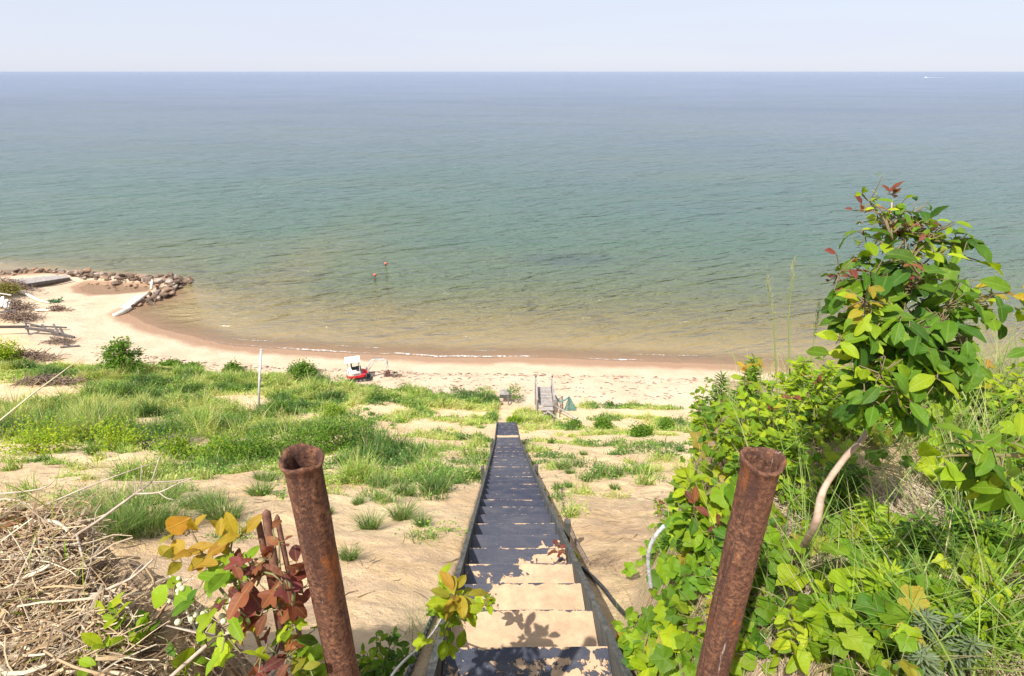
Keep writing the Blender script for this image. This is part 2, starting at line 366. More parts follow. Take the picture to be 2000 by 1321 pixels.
# ---- water
wx = axis_pts([(-60000, -2000, 14500), (-2000, -300, 340), (-300, -90, 10), (-90, 40, 1.0), (40, 300, 10), (300, 2000, 340), (2000, 60000, 14500)])
wy = np.concatenate([np.arange(44, 100, .8), np.arange(100, 300, 8), np.geomspace(300, 90000, 40)])
X, Y, Z, F = grid(wx, wy, lambda x, y: np.zeros_like(x))
SDw = -shore_sd(np.stack([X.ravel(), Y.ravel()], 1)).reshape(X.shape)
SDw = SDw + 13 * sst(SDw, -.3, 1.2) * sst(Y + .35 * (X + 43), 68, 73.5) * sst(-X, 30, 42)
n = NT('lake_water')
d = n.attr('dist'); yy = n.sep(n.pos)
dn = n.math('ADD', d, n.math('MULTIPLY', n.math('SUBTRACT', n.noise(.05, 4, .6, sc=(.35, 1, 1)), .5), n.mrange(d, 0, 120, 3, 110)))
lg = n.math('LOGARITHM', n.math('MAXIMUM', dn, 1.0), 1000.0)   # 1 m..1000 m -> 0..1
col = n.ramp(lg, [(.0, (.26, .18, .105)), (.16, (.26, .195, .098)), (.34, (.195, .162, .068)), (.44, (.118, .145, .068)), (.54, (.072, .138, .092)), (.64, (.072, .145, .128)), (.74, (.104, .158, .178)), (.86, (.140, .180, .242)), (1.0, (.165, .212, .310))])
# sandbars and a dark weedy patch on the lake bed
sb = n.mrange(n.noise(.030, 3, .5, sc=(.35, 1.6, 1), rot=.12), .5, .68, 0, .30)
col = n.mix(n.math('MULTIPLY', sb, n.mrange(d, 15, 60)), col, (.12, .17, .095))
pc = pz(1110, 506, 0)
vd = n.t.nodes.new('ShaderNodeVectorMath'); vd.operation = 'SUBTRACT'; n.L(n.pos, vd.inputs[0]); vd.inputs[1].default_value = tuple(pc)
vs = n.t.nodes.new('ShaderNodeVectorMath'); vs.operation = 'MULTIPLY'; n.L(vd.outputs[0], vs.inputs[0]); vs.inputs[1].default_value = (1 / 11.0, 1 / 4.0, 1)
vl = n.t.nodes.new('ShaderNodeVectorMath'); vl.operation = 'LENGTH'; n.L(vs.outputs[0], vl.inputs[0])
wind = n.noise(.012, 4, .6, sc=(.4, 1, 1), rot=.05)
col = n.mix(n.math('MULTIPLY', n.mrange(wind, .45, .62, 0, .45), n.mrange(d, 20, 90)), col, n.mix(1.0, col, (.72, .80, .88), 'MULTIPLY'))
dk = n.mrange(n.math('ADD', vl.outputs['Value'], n.math('MULTIPLY', n.noise(.35, 4, .6), 1.2)), .9, 1.7, .5, 0, smooth=True)
col = n.mix(dk, col, (.035, .07, .075))
calm = n.mrange(d, 0, 14, .3, 1)
warp = n.noise(.012, 2, .5)
w0 = n.noise(.085, 3, .5, sc=(.35, 1, 1), rot=-.35)
w1 = n.noise(.30, 3, .55, sc=(.30, 1, 1), rot=-.42, dist=.3)
w2 = n.noise(.85, 4, .6, sc=(.36, 1, 1), rot=-.22, dist=.3)
w3 = n.noise(2.8, 3, .65, sc=(.5, 1, 1), rot=-.1)
far = n.mrange(d, 40, 500)
b1 = n.t.nodes.new('ShaderNodeBump'); n.L(n.math('ADD', n.math('MULTIPLY', w0, 4.4), n.math('MULTIPLY', w1, 3.1)), b1.inputs['Height']); b1.inputs['Distance'].default_value = 1.0; n.L(calm, b1.inputs['Strength'])
bn = n.t.nodes.new('ShaderNodeBump'); n.L(n.math('ADD', n.math('MULTIPLY', w2, 2.3), n.math('MULTIPLY', w3, .36)), bn.inputs['Height']); bn.inputs['Distance'].default_value = 1.0; n.L(calm, bn.inputs['Strength']); n.L(b1.outputs[0], bn.inputs['Normal'])
al = n.mrange(n.math('ADD', d, n.math('MULTIPLY', n.math('SUBTRACT', n.noise(.5, 3), .5), 1.2)), .0, 3.6, .3, 1, smooth=True)
M_water = n.done(n.bsdf(col, n.mrange(d, 0, 400, .08, .25), bn.outputs[0], spec=n.mrange(lg, .5, 1.0, .5, .34), alpha=al, IOR=1.333))
b = MB(); b.add(np.stack([X.ravel(), Y.ravel(), Z.ravel()], 1), [F])
o = b.build('lake_water', M_water, smooth=True, attrs={'dist': np.maximum(SDw, 0)}); tag(o, kind='structure')
# ---- surf foam: short broken strips on the waterline
n = NT('surf_foam'); f = n.noise(4, 6, .75, sc=(.7, 1, 1)); lcv = n.sep(n.attr('lc', 'Vector')); f2 = n.mrange(n.math('SUBTRACT', n.math('ADD', f, n.math('MULTIPLY', n.math('ABSOLUTE', lcv[1]), -.26)), lcv[0]), .37, .54, 0, .8)
M_foam = n.done(n.bsdf((.86, .86, .84), .8, alpha=f2))
b = MB()
def waterline(x):
    y0 = np.full(len(x), 44.0); yy_ = y0[:, None] + np.arange(0, 34, .1)[None, :]; hh_ = height(np.repeat(x[:, None], yy_.shape[1], 1), yy_); k_ = (hh_ < .0).argmax(1); return yy_[np.arange(len(x)), k_]
fx = np.arange(-33, 27, .12); fy = waterline(fx); fy = np.convolve(np.pad(fy, 6, mode='edge'), np.ones(13) / 13, 'valid')
for off_, w_, amp in ((.25, .42, 1.0), (1.5, .30, .45)):
    st_ = sst(vnoise(fx * .16 + off_ * 9, fx * 0 + 3), .42, .74); wv = w_ * (.25 + .9 * st_ * (.5 + vnoise(fx * 1.3, fx * 0 + off_))) * amp ** .5; V = []; lc = []; m = len(fx)
    cy = fy + off_ + .22 * fbm(fx * .5, fx * 0 + off_, 3)
    for s_ in (-1, 0, 1):
        V.append(np.column_stack([fx, cy + s_ * wv / 2, np.full(m, .03 + .03 * (1 - abs(s_)))])); l = np.zeros((m, 3)); l[:, 1] = s_; l[:, 0] = (1 - st_) * .16 + (1 - amp) * .12; lc.append(l)
    i = np.arange(m - 1); b.add(np.concatenate(V), [np.concatenate([np.stack([k * m + i, k * m + i + 1, (k + 1) * m + i + 1, (k + 1) * m + i], 1) for k in (0, 1)])], lc=np.concatenate(lc))
tag(b.build('surf_foam', M_foam, smooth=True), kind='stuff')
# ================================================================== staircase
def wood(name, c1, c2, sc=(30, 2.5, 30), rough=.85):
    n = NT(name); co = n.objco(); g = n.noise(1.0, 8, .65, vec=co, sc=sc, dist=.4); g2 = n.noise(2.2, 5, .6, vec=co)
    col = n.mix(n.mrange(g, .35, .66), c1, c2); col = n.mix(n.mrange(g2, .45, .7, 0, .45), col, tuple(x * .55 for x in c1))
    return n.done(n.bsdf(col, rough, n.bump(g, .5, .006), spec=.25))
M_string = wood('weathered_green_grey_wood', (.055, .06, .055), (.15, .145, .13))
M_grey = wood('silvery_driftwood', (.22, .19, .17), (.46, .42, .39))
M_dark = wood('dark_old_wood', (.07, .06, .06), (.19, .17, .16))
M_pale = wood('bleached_plank', (.55, .50, .40), (.80, .76, .66), rough=.7)
M_white = simple('white_paint', (.72, .72, .70), (.84, .84, .83), 3, .55, .1)
n = NT('tread_mat')
cov = n.attr('sand'); a = n.noise(7.5, 8, .68, dist=.5); sp = n.noise(60, 3, .6)
th = n.math('SUBTRACT', 1.0, cov)
mk = n.mrange(n.math('SUBTRACT', a, n.math('ADD', n.math('MULTIPLY', th, .52), .235)), -.006, .012)
spk = n.mrange(n.noise(38, 4, .75), .665, .70, 0, .8); dust = n.mrange(n.noise(5.5, 6, .7), .42, .72, .0, .30)
rub = n.mix(n.mrange(sp, .35, .7), (.022, .026, .044), (.040, .046, .072))
rub = n.mix(n.math('MULTIPLY', n.attr('wear'), .42), rub, (.085, .088, .105)); rub = n.mix(n.mrange(n.noise(2.2, 6, .7, sc=(1, 4, 1)), .5, .62, 0, .35), rub, (.11, .11, .12)); rub = n.mix(dust, rub, (.13, .115, .115)); rub = n.mix(spk, rub, (.45, .37, .28))
sandc = n.mix(n.mrange(n.noise(7, 7, .75), .38, .62), (.56, .385, .235), (.42, .285, .18))
mk = n.math('MAXIMUM', mk, 0.0, True)
col = n.mix(mk, rub, sandc)
hh = n.math('ADD', n.math('MULTIPLY', mk, 1.0), n.math('ADD', n.math('MULTIPLY', n.noise(9, 5, .6), .8), n.math('MULTIPLY', sp, .25)))
M_tread = n.done(n.bsdf(col, n.mrange(mk, 0, 1, .62, .95), n.bump(hh, .7, .012), spec=.35))
SW = .95
st = empty('stairs', (stair_x(2.2), 2.2, 22.95), 'long straight beach staircase of dark matted treads running down the sandy slope', 'staircase')
sroot = np.array(st.location)
def cover(i, s):
    if i in (1,): return 1.0
    if i == 2: return sst(s, -.85, -.1) * .62 + .30
    if i == 3: return .36 + .50 * sst(s, -.35, .35) + .14 * sst(s, .2, .5)
    if i == 4: return .22 + .38 * sst(s, -.4, .6)
    if i == 5: return .16 + .42 * sst(s, .3, .8)
    if i in (0, -1): return .40 + .17 * sst(s, -.1, .3) 
    if 36 <= i <= 36: return .9
    if i == 6: return .14
    return (.02, .06, .10, .03, .14, .05, .0)[(i * 5) % 7]
yi = 2.2 - 2 * .49; i = -2; edges = []
while yi < 25:
    edges.append((i, yi)); i += 1; yi += .49
for i, yi in edges:
    z = float(stair_line(yi)); xc = stair_x(yi - .25); m = 30; kq = 8; c = cover(i, 0.0)
    xs = np.linspace(-SW / 2, SW / 2, m); ys = yi - .49 * np.array([1, .85, .68, .5, .33, .18, .07, 0.0]); XX, YY = np.meshgrid(xs, ys)
    SS = XX / (SW / 2); CV = np.array([[cover(i, s) for s in row] for row in SS]); XX = XX + xc
    ZZ = z + .014 * sst(CV, .6, 1) * (fbm(XX * 5, YY * 5, 3) + 1) + np.where(CV > .9, .05 * (yi - YY) / .49, 0) + rng.uniform(-.006, .006) + rng.uniform(-.008, .008) * SS
    top = np.stack([XX.ravel(), YY.ravel(), ZZ.ravel()], 1); ii = np.arange((kq - 1) * m).reshape(kq - 1, m)[:, :-1].ravel()
    b = MB(); Fq = np.stack([ii, ii + 1, ii + m + 1, ii + m], 1)
    bd = list(range(m)) + [r_ * m + m - 1 for r_ in range(1, kq)] + [(kq - 1) * m + q for q in range(m - 2, -1, -1)] + [r_ * m for r_ in range(kq - 2, 0, -1)]
    low = top[bd].copy(); low[:, 2] = z - .045; nb = len(bd); N0 = len(top)
    V = np.vstack([top, low]); bdv = np.array(bd); q = np.arange(nb)
    side = np.stack([bdv, N0 + q, N0 + (q + 1) % nb, bdv[(q + 1) % nb]], 1)
    b.add(V, [Fq, side, (N0 + q)[None, :][:, ::-1]])
    edge_ = np.abs(YY - yi) < .03; CVn = np.where(edge_, np.where(CV > .8, .42, np.maximum(CV * .8, .46 + .13 * math.sin(i * 2.3))), CV); CVn = np.where((~edge_) & (np.abs(YY - yi) < .05) & (CV < .6), CV * .3, CVn); sa = np.concatenate([CVn.ravel(), CVn.ravel()[bd] * .3])
    b.V = [v - sroot for v in b.V]; b.build('tread', M_tread, st, attrs={'sand': sa, 'wear': np.full(len(sa), .5 + .5 * math.sin(i * 12.9898) )})
for sgn in (-1, 1):
    b = MB(); ys = [.7, 3, 6, 10, 14, 17.9, 21, 25.1]
    secs = []
    for y in ys:
        x = stair_x(y) + sgn * (SW / 2 + .026); z = float(stair_line(y)) + .065; t_ = .021
        secs.append([(x - t_, y, z - .58), (x + t_, y, z - .58), (x + t_, y, z), (x - t_, y, z)])
    b.rings(secs); b.V = [v - sroot for v in b.V]; b.build('stringer', M_string, st)
# support stakes beside the stringers
for y, s in ((9.6, -1), (9.9, 1), (16.2, -1), (18.2, -1), (4.8, 1)):
    b = MB(); x = stair_x(y) + s * (SW / 2 + .11); z = float(stair_line(y)); b.box((x, y, z - .35), (.07, .07, 1.0), tint=None, bev=.008)
    b.V = [v - sroot for v in b.V]; b.build('stake', M_string, st)
# rope and hose
def tube_thing(name, mat, pts, rad, label, cat, n=8, wob=0.0, subdiv=True):
    P = np.array(pts, float)
    if subdiv:
        t = np.arange(len(P)); tt = np.linspace(0, len(P) - 1, (len(P) - 1) * 6 + 1)
        r0 = np.broadcast_to(np.asarray(rad, float), (len(P),)); rad = np.interp(tt, t, r0)
        Q = []
        for q in tt:
            i = min(int(q), len(P) - 2); f = q - i; p0 = P[max(i - 1, 0)]; p1 = P[i]; p2 = P[i + 1]; p3 = P[min(i + 2, len(P) - 1)]
            Q.append(.5 * (2 * p1 + (p2 - p0) * f + (2 * p0 - 5 * p1 + 4 * p2 - p3) * f * f + (3 * p1 - 3 * p2 + p3 - p0) * f ** 3))
        P = np.array(Q)
    b = MB(); b.tube(P, rad, n, wob=wob); o = b.build(name, mat, smooth=True, loc=tuple(P[0])); return tag(o, label, cat)
n = NT('braided_rope'); co = n.pos; wv = n.t.nodes.new('ShaderNodeTexWave'); n.L(co, wv.inputs[0]); wv.inputs['Scale'].default_value = 22; wv.bands_direction = 'DIAGONAL'
M_rope = n.done(n.bsdf(n.mix(wv.outputs['Fac'], (.035, .04, .045), (.16, .16, .15)), .8, n.bump(wv.outputs['Fac'], .8, .01)))
M_hose = simple('black_hose', (.02, .02, .022), (.06, .058, .055), 20, .45, .2)
def ground_pts(px, up=.02, tmin=.9): 
    Pp = hits([p[0] for p in px], [p[1] for p in px], tmin=tmin); Pp[:, 2] += up; return Pp
sx = lambda y, off: (stair_x(y) + off, y, H(stair_x(y) + off, y) + .03)
tube_thing('rope', M_rope, [(stair_x(4.6) - .50, 4.6, float(stair_line(4.6)) + .05), sx(4.1, -.60), sx(3.5, -.64), sx(3.0, -.68), sx(2.5, -.70), sx(2.0, -.72), sx(1.5, -.70)], .016, 'dark braided rope lying along the left side board of the stairs', 'rope')
tube_thing('cord', M_pale, [(stair_x(3.1) - .53, 3.1, float(stair_line(3.1)) - .1), (stair_x(2.5) - .60, 2.5, float(stair_line(2.5)) - .1), (stair_x(1.9) - .68, 1.9, 23.2), (stair_x(1.5) - .7, 1.5, 23.5)], .007, 'thin pale cord tied beside the lower left end of the stairs', 'cord')
tube_thing('hose', M_hose, [sx(4.1, .66), sx(3.6, .74), (stair_x(3.1) + .80, 3.1, H(.85, 3.1) + .02), (stair_x(2.7) + .80, 2.7, H(.85, 2.7) + .03), (stair_x(2.2) + .76, 2.2, H(.8, 2.2) + .04), (stair_x(1.8) + .7, 1.8, H(.76, 1.8) + .03)], .02, 'black hose trailing down the sand right of the stairs', 'hose')
M_bark = simple('grey_brown_bark', (.16, .115, .09), (.36, .29, .24), 18, .85, .6, .006)
tube_thing('fallen_stick', M_bark, ground_pts([(1095, 955), (1102, 1000), (1118, 1045), (1138, 1085), (1150, 1105)], .03), [.012, .016, .018, .016, .01], 'thin fallen branch on the sand right of the stairs', 'stick', 6, .15)
# ================================================================== rusty pipes
n = NT('rusted_steel'); co = n.pos
a1 = n.noise(90, 8, .72, vec=co); a2 = n.noise(14, 6, .6, vec=co, sc=(1, 1, .5)); a3 = n.noise(240, 3, .7, vec=co)
col = n.ramp(a1, [(.34, (.035, .020, .016)), (.45, (.115, .056, .038)), (.54, (.215, .105, .062)), (.66, (.38, .185, .095))])
col = n.mix(n.mrange(a2, .40, .66, 0, .75), col, (.135, .058, .036)); col = n.mix(n.mrange(a2, .60, .70, 0, .7), col, (.42, .135, .03))
col = n.mix(n.mrange(a3, .62, .75, 0, .6), col, (.46, .31, .24))
a4 = n.noise(9, 7, .7, vec=co, sc=(3.2, 3.2, .35)); col = n.mix(n.mrange(a4, .52, .60, 0, .75), col, (.075, .038, .03)); a5 = n.noise(5, 5, .7, vec=co, sc=(5, 5, .6)); col = n.mix(n.mrange(a5, .66, .70, 0, .7), col, (.50, .42, .38))
M_rust = n.done(n.bsdf(col, .88, n.bump(n.math('ADD', a1, n.math('MULTIPLY', a3, .3)), 1.0, .006), spec=.2))
def pipe(name, top, r, seed, dent, label):
    b = MB(); g = np.random.default_rng(seed); nn = 64; ang = np.arange(nn) / nn * 2 * math.pi; x, y, z = top
    zb = H(x, y) - .25
    outer = []; zs = list(np.arange(zb, z - .05, .02)) + [z - .05, z - .035, z - .022, z - .012, z - .004]
    ph = g.uniform(0, 6, 4)
    for q in zs:
        rr = r * (1 + .014 * np.sin(ang * 3 + ph[0] + q * 5) + .010 * np.sin(ang * 7 + q * 31) + .006 * g.uniform(-1, 1, nn)); e = max(0, (q - (z - .03)) / .03); rr = rr * (1 + .21 * e * e * (3 - 2 * e))
        zz = q + e * .006 * np.sin(ang * 2 + ph[1]) + e * .0022 * fbm(ang * 3.2 + seed, ang * 0 + 2, 4) * 2 + e * e * dent * np.maximum(0, np.cos(ang - ph[2])) ** 6
        outer.append(np.stack([x + rr * np.cos(ang) * 1.0, y + rr * np.sin(ang), zz], 1))
    top_o = outer[-1].copy(); c = np.array([x, y, 0]); v = top_o - c; 
    def shrink(ring, k, dz): q = ring.copy(); q[:, :2] = np.array([x, y]) + (q[:, :2] - np.array([x, y])) * k; q[:, 2] += dz; return q
    inner = [shrink(top_o, .95, .006), shrink(top_o, .86, .004), shrink(top_o, .755, -.003), shrink(top_o, .73, -.02), shrink(top_o, .72, -.08), shrink(top_o, .72, -.7)]
    b.rings(outer + inner, closed_caps=True)
    o = b.build(name, M_rust, smooth=True, loc=(x, y, H(x, y))); return tag(o, label, 'pipe')
pl = pd(588, 893, 1.22); pr = pd(1490, 895, 1.21)
pipe('rusty_pipe', pl, .0395, 4, -.018, 'rusty upright steel pipe with dented rim left of the stairs')
pipe('rusty_pipe', pr, .0395, 9, .0, 'rusty upright steel pipe with round rim right of the stairs, among vines')
exec_leaf = True
# ================================================================== leaves
def leaf_mat(name, palmate=False, trans=.46, rough=.52):
    n = NT(name); lc = n.sep(n.attr('lc', 'Vector')); t = n.attr('tint', 'Color'); ax = n.math('ABSOLUTE', lc[0])
    mid = n.mrange(ax, .008, .03, 1, 0)
    if palmate:
        # veins fan from the leaf stalk
        an = n.math('ARCTAN2', lc[0], n.math('ADD', lc[1], .02)); k = n.math('PINGPONG', n.math('ABSOLUTE', an), .33)
        v = n.mrange(k, .0, .045, 1, 0)
        v2 = n.mrange(n.math('PINGPONG', n.math('MULTIPLY', n.math('SUBTRACT', lc[1], ax), 8.0), .5), 0, .07, .5, 0); v = n.math('MAXIMUM', v, v2)
    else:
        q = n.math('MULTIPLY', n.math('SUBTRACT', lc[1], n.math('MULTIPLY', ax, .75)), 8.5)
        v = n.mrange(n.math('PINGPONG', q, .5), .0, .055, .75, 0)
    v = n.math('MAXIMUM', v, mid)
    bl = n.noise(22, 5, .6); col = n.mix(n.mrange(bl, .35, .7, 0, .35), t, n.mix(1.0, t, (.55, .62, .45), 'MULTIPLY'))
    spot = n.mrange(n.noise(65, 3, .6), .70, .73, 0, .55); col = n.mix(spot, col, (.16, .085, .03))
    col = n.mix(n.math('MULTIPLY', v, .40), col, n.mix(.5, n.mix(1.0, t, (1.7, 1.6, 1.5), 'MULTIPLY'), (.30, .36, .10)))
    nor = n.bump(n.math('ADD', v, n.math('MULTIPLY', n.noise(60, 3), .7)), .45, .0035)
    hv = n.noise(2.6, 3, .6); col = n.mix(n.mrange(hv, .4, .65, 0, .4), col, n.mix(1.0, col, (1.35, 1.02, .7), 'MULTIPLY')); p = n.bsdf(col, rough, nor, spec=.3)
    tr = n.t.nodes.new('ShaderNodeBsdfTranslucent'); n.L(n.mix(1.0, col, (1.25, 1.2, .6), 'MULTIPLY'), tr.inputs[0])
    m = n.t.nodes.new('ShaderNodeMixShader'); m.inputs[0].default_value = trans; n.L(p, m.inputs[1]); n.L(tr.outputs[0], m.inputs[2])
    return n.done(m.outputs[0])
M_leaf = leaf_mat('leaf_pinnate'); M_vine = leaf_mat('leaf_palmate', True)
def grassmat(name, trans=.35):
    n = NT(name); t = n.attr('tint', 'Color'); col = n.mix(n.mrange(n.noise(9, 3), .35, .7, 0, .3), t, n.mix(1.0, t, (.6, .6, .5), 'MULTIPLY'))
    p = n.bsdf(col, .55, spec=.3); tr = n.t.nodes.new('ShaderNodeBsdfTranslucent'); n.L(n.mix(1.0, col, (1.2, 1.15, .7), 'MULTIPLY'), tr.inputs[0])
    m = n.t.nodes.new('ShaderNodeMixShader'); m.inputs[0].default_value = trans; n.L(p, m.inputs[1]); n.L(tr.outputs[0], m.inputs[2]); return n.done(m.outputs[0])
M_grass = grassmat('grass_blade'); M_straw = grassmat('dry_straw', .2)
M_twig = simple('pale_twig', (.30, .23, .17), (.56, .46, .36), 30, .8, .4, .004)
M_stem = simple('green_red_stem', (.20, .13, .06), (.16, .20, .06), 20, .6, .3, .004)

def strip_leaf(wf, n=9, cols=5, droop=.25, fold=.25, wave=.02, twist=0.0, seed=0):
    g = np.random.default_rng(seed); s = np.linspace(0, 1, n); xs = np.linspace(-1, 1, cols); V = []; lc = []
    ph = g.uniform(0, 6)
    for t in s:
        w_ = wf(t)
        for x in xs:
            X_ = x * w_; z = fold * abs(X_) - droop * t * t + wave * math.sin(t * 14 + x * 2 + ph) * abs(x); y = t - droop * .35 * t * t
            V.append((X_, y, z + twist * X_ * t)); lc.append((X_, t, 0))
    F = [(i * cols + j, i * cols + j + 1, (i + 1) * cols + j + 1, (i + 1) * cols + j) for i in range(n - 1) for j in range(cols - 1)]
    return np.array(V), np.array(F), np.array(lc)
def radial_leaf(rf, n=44, c=(0, .45), droop=.25, fold=.22, wave=.025, seed=0, rings=(.35, .7, 1)):
    g = np.random.default_rng(seed); V = [(c[0], c[1])]; th = np.linspace(-math.pi, math.pi, n, endpoint=False)
    for k in rings:
        for a in th: r = rf(a) * k; V.append((c[0] + r * math.sin(a), c[1] + r * math.cos(a)))
    V = np.array(V); ph = g.uniform(0, 6, 2); x, y = V.T
    rr = np.hypot(x - c[0], y - c[1]); an = np.arctan2(x - c[0], y - c[1])
    z = fold * np.abs(x) - droop * (np.maximum(y, 0)) ** 2 + wave * np.sin(an * 3 + ph[0]) * rr * 4 - .15 * rr * rr * droop * 3
    F3 = [(0, 1 + (j + 1) % n, 1 + j) for j in range(n)]; F4 = []
    for k in range(len(rings) - 1):
        o = 1 + k * n
        F4 += [(o + j, o + (j + 1) % n, o + n + (j + 1) % n, o + n + j) for j in range(n)]
    return np.stack([x, y, z], 1), (np.array(F3), np.array(F4)), np.stack([x, y, 0 * x], 1)
ov = lambda wd, pk=.5: (lambda t: wd * (math.sin(math.pi * min(1, max(0, t)) ** (math.log(.5) / math.log(pk)))) ** .8 + .004)
def ell_lobes(lobes):
    def f(a):
        r = .05
        for th, L, rho in lobes:
            dlt = a - th; dlt = (dlt + math.pi) % (2 * math.pi) - math.pi
            if abs(dlt) < math.pi / 2: r = max(r, L * math.cos(dlt) ** .25 / math.sqrt(math.cos(dlt) ** 2 + (math.sin(dlt) / rho) ** 2))
        return r
    return f
def grape_r(seed):
    g = np.random.default_rng(seed); ph = g.uniform(0, 6)
    def f(a):
        r = .46 + .045 * math.cos(5 * a) + .02 * math.cos(2 * a + ph); saw = (abs(a) * 4.3) % 1.0; r += .045 * (1 - saw) * (abs(a) < 2.7)
        r *= 1 - .55 * math.exp(-((abs(a) - math.pi) / .22) ** 2); r *= 1 + .12 * math.exp(-(a / .25) ** 2); return r
    return f
TPL = {
 'ovate': [strip_leaf(ov(.22, .5), droop=d_, fold=f_, seed=s_, twist=t_) for s_, (d_, f_, t_) in enumerate([(.18, .3, .1), (.45, .15, -.3), (.05, .4, .2), (.3, .25, .4)])],
 'mitten': [radial_leaf(ell_lobes([(0, .56, .38), (-.95, .42, .42), (math.pi, .46, .30)]), droop=.3, seed=5), radial_leaf(ell_lobes([(0, .56, .38), (.95, .42, .42), (math.pi, .46, .30)]), droop=.15, seed=6)],
 'three': [radial_leaf(ell_lobes([(0, .55, .34), (-.9, .46, .34), (.9, .46, .34), (math.pi, .46, .26)]), n=56, droop=dd, seed=8 + q, fold=.16) for q, dd in enumerate((.25, .5, .1))],
 'grape': [radial_leaf(grape_r(s_), n=70, c=(0, .36), droop=.35 - .1 * s_, fold=.12 + .1 * s_, wave=.03, seed=s_) for s_ in range(3)],
 'round': [strip_leaf(ov(.40, .52), droop=.2, fold=.2, seed=3), strip_leaf(ov(.36, .45), droop=.35, fold=.1, seed=4)],
 'narrow': [strip_leaf(ov(.085, .4), n=6, cols=3, droop=.3, fold=.3, seed=1), strip_leaf(ov(.07, .4), n=6, cols=3, droop=.1, fold=.3, seed=2)],
 'tiny': [strip_leaf(ov(.26, .5), n=4, cols=3, droop=.3, fold=.3, seed=1)],
}
def add_leaves(mb, kinds, P, D, N, S, tints, seed=0):
    """P positions, D leaf directions, N normals, S sizes, tints per leaf"""
    g = np.random.default_rng(seed + 11); P = np.asarray(P); m = len(P)
    if m == 0: return
    D = D / (np.linalg.norm(D, axis=1)[:, None] + 1e-9); N = N - D * (N * D).sum(1)[:, None]; N = N / (np.linalg.norm(N, axis=1)[:, None] + 1e-9); X_ = np.cross(D, N)
    tl = [t for k in kinds for t in TPL[k]]; ch = g.integers(0, len(tl), m)
    for c, (V, F, lc) in enumerate(tl):
        ix = np.nonzero(ch == c)[0]
        if len(ix) == 0: continue
        A = np.stack([X_[ix], D[ix], N[ix]], 2)             # m,3,3
        W = np.einsum('mij,vj->mvi', A, V) * np.asarray(S)[ix][:, None, None] + P[ix][:, None, :]
        k = len(V); offs = (np.arange(len(ix)) * k)[:, None, None]
        Fs = F if isinstance(F, tuple) else (F,)
        Fl = [(f[None] + offs).reshape(-1, f.shape[1]) for f in Fs]
        mb.add(W.reshape(-1, 3), Fl, np.repeat(np.asarray(tints)[ix], k, 0), np.tile(lc, (len(ix), 1)))
def pal(g, m, cols, var=.18):
    cols = np.array(cols, float); c = cols[g.integers(0, len(cols), m)]; k = cols[g.integers(0, len(cols), m)]; f = g.random((m, 1)) * .4
    return (c * (1 - f) + k * f) * (1 + var * g.uniform(-1, 1, (m, 1)))
GREENS = [(.17, .31, .012), (.11, .235, .012), (.24, .38, .014), (.07, .17, .014), (.29, .41, .016)]
DGREENS = [(.075, .19, .014), (.115, .245, .016), (.045, .13, .014), (.17, .30, .016)]
LIME = [(.32, .45, .014), (.25, .40, .014), (.40, .50, .022), (.17, .32, .014)]
REDS = [(.32, .07, .035), (.27, .10, .03), (.38, .15, .04), (.22, .05, .04)]
REDS = [(.25, .06, .05), (.20, .07, .04), (.32, .12, .045), (.15, .04, .04)]
YELS = [(.45, .33, .03), (.38, .30, .025), (.30, .30, .03), (.42, .24, .03)]
def up_rand(g, m, up=1.0, tilt=.6, toward=(0, -.35, 0)):
    return np.array([0, 0, up]) + g.normal(0, tilt, (m, 3)) * .6 + np.array(toward)
def blades(mb, P, h, wd, lean, cols, g, seg=3, curve=.5, dirs=None):
    """grass blades: P (m,3) bases; h, wd arrays; lean amount"""
    m = len(P); a = g.uniform(0, 2 * math.pi, m); L = np.stack([np.cos(a), np.sin(a), np.zeros(m)], 1) if dirs is None else dirs
    b_ = g.uniform(0, 2 * math.pi, m); Wd = np.stack([np.cos(b_), np.sin(b_), np.zeros(m)], 1); V = []
    h = np.broadcast_to(h, (m,)); wd = np.broadcast_to(wd, (m,)); lean = np.broadcast_to(lean, (m,))
    for k in range(seg + 1):
        t = k / seg; q = P + np.array([0, 0, 1.]) * (h * (t - curve * .45 * lean * t * t))[:, None] + L * (h * lean * (t * .35 + t * t * .75))[:, None]
        w_ = wd * (1 - t) ** .7 * (1 if k else .7)
        if k < seg: V += [q - Wd * w_[:, None] / 2, q + Wd * w_[:, None] / 2]
        else: V.append(q)
    k = 2 * seg + 1; V = np.stack(V, 1); o = (np.arange(m) * k)[:, None]
    F4 = np.concatenate([o + np.array([2 * j, 2 * j + 1, 2 * j + 3, 2 * j + 2]) for j in range(seg - 1)]) if seg > 1 else np.zeros((0, 4), int)
    F3 = o + np.array([2 * seg - 2, 2 * seg - 1, 2 * seg])
    mb.add(V.reshape(-1, 3), [F4, F3] if len(F4) else [F3], np.repeat(cols, k, 0))
SG = [(.28, .41, .06), (.19, .32, .05), (.12, .23, .045), (.38, .48, .08), (.47, .48, .17), (.075, .16, .035), (.21, .32, .09)]
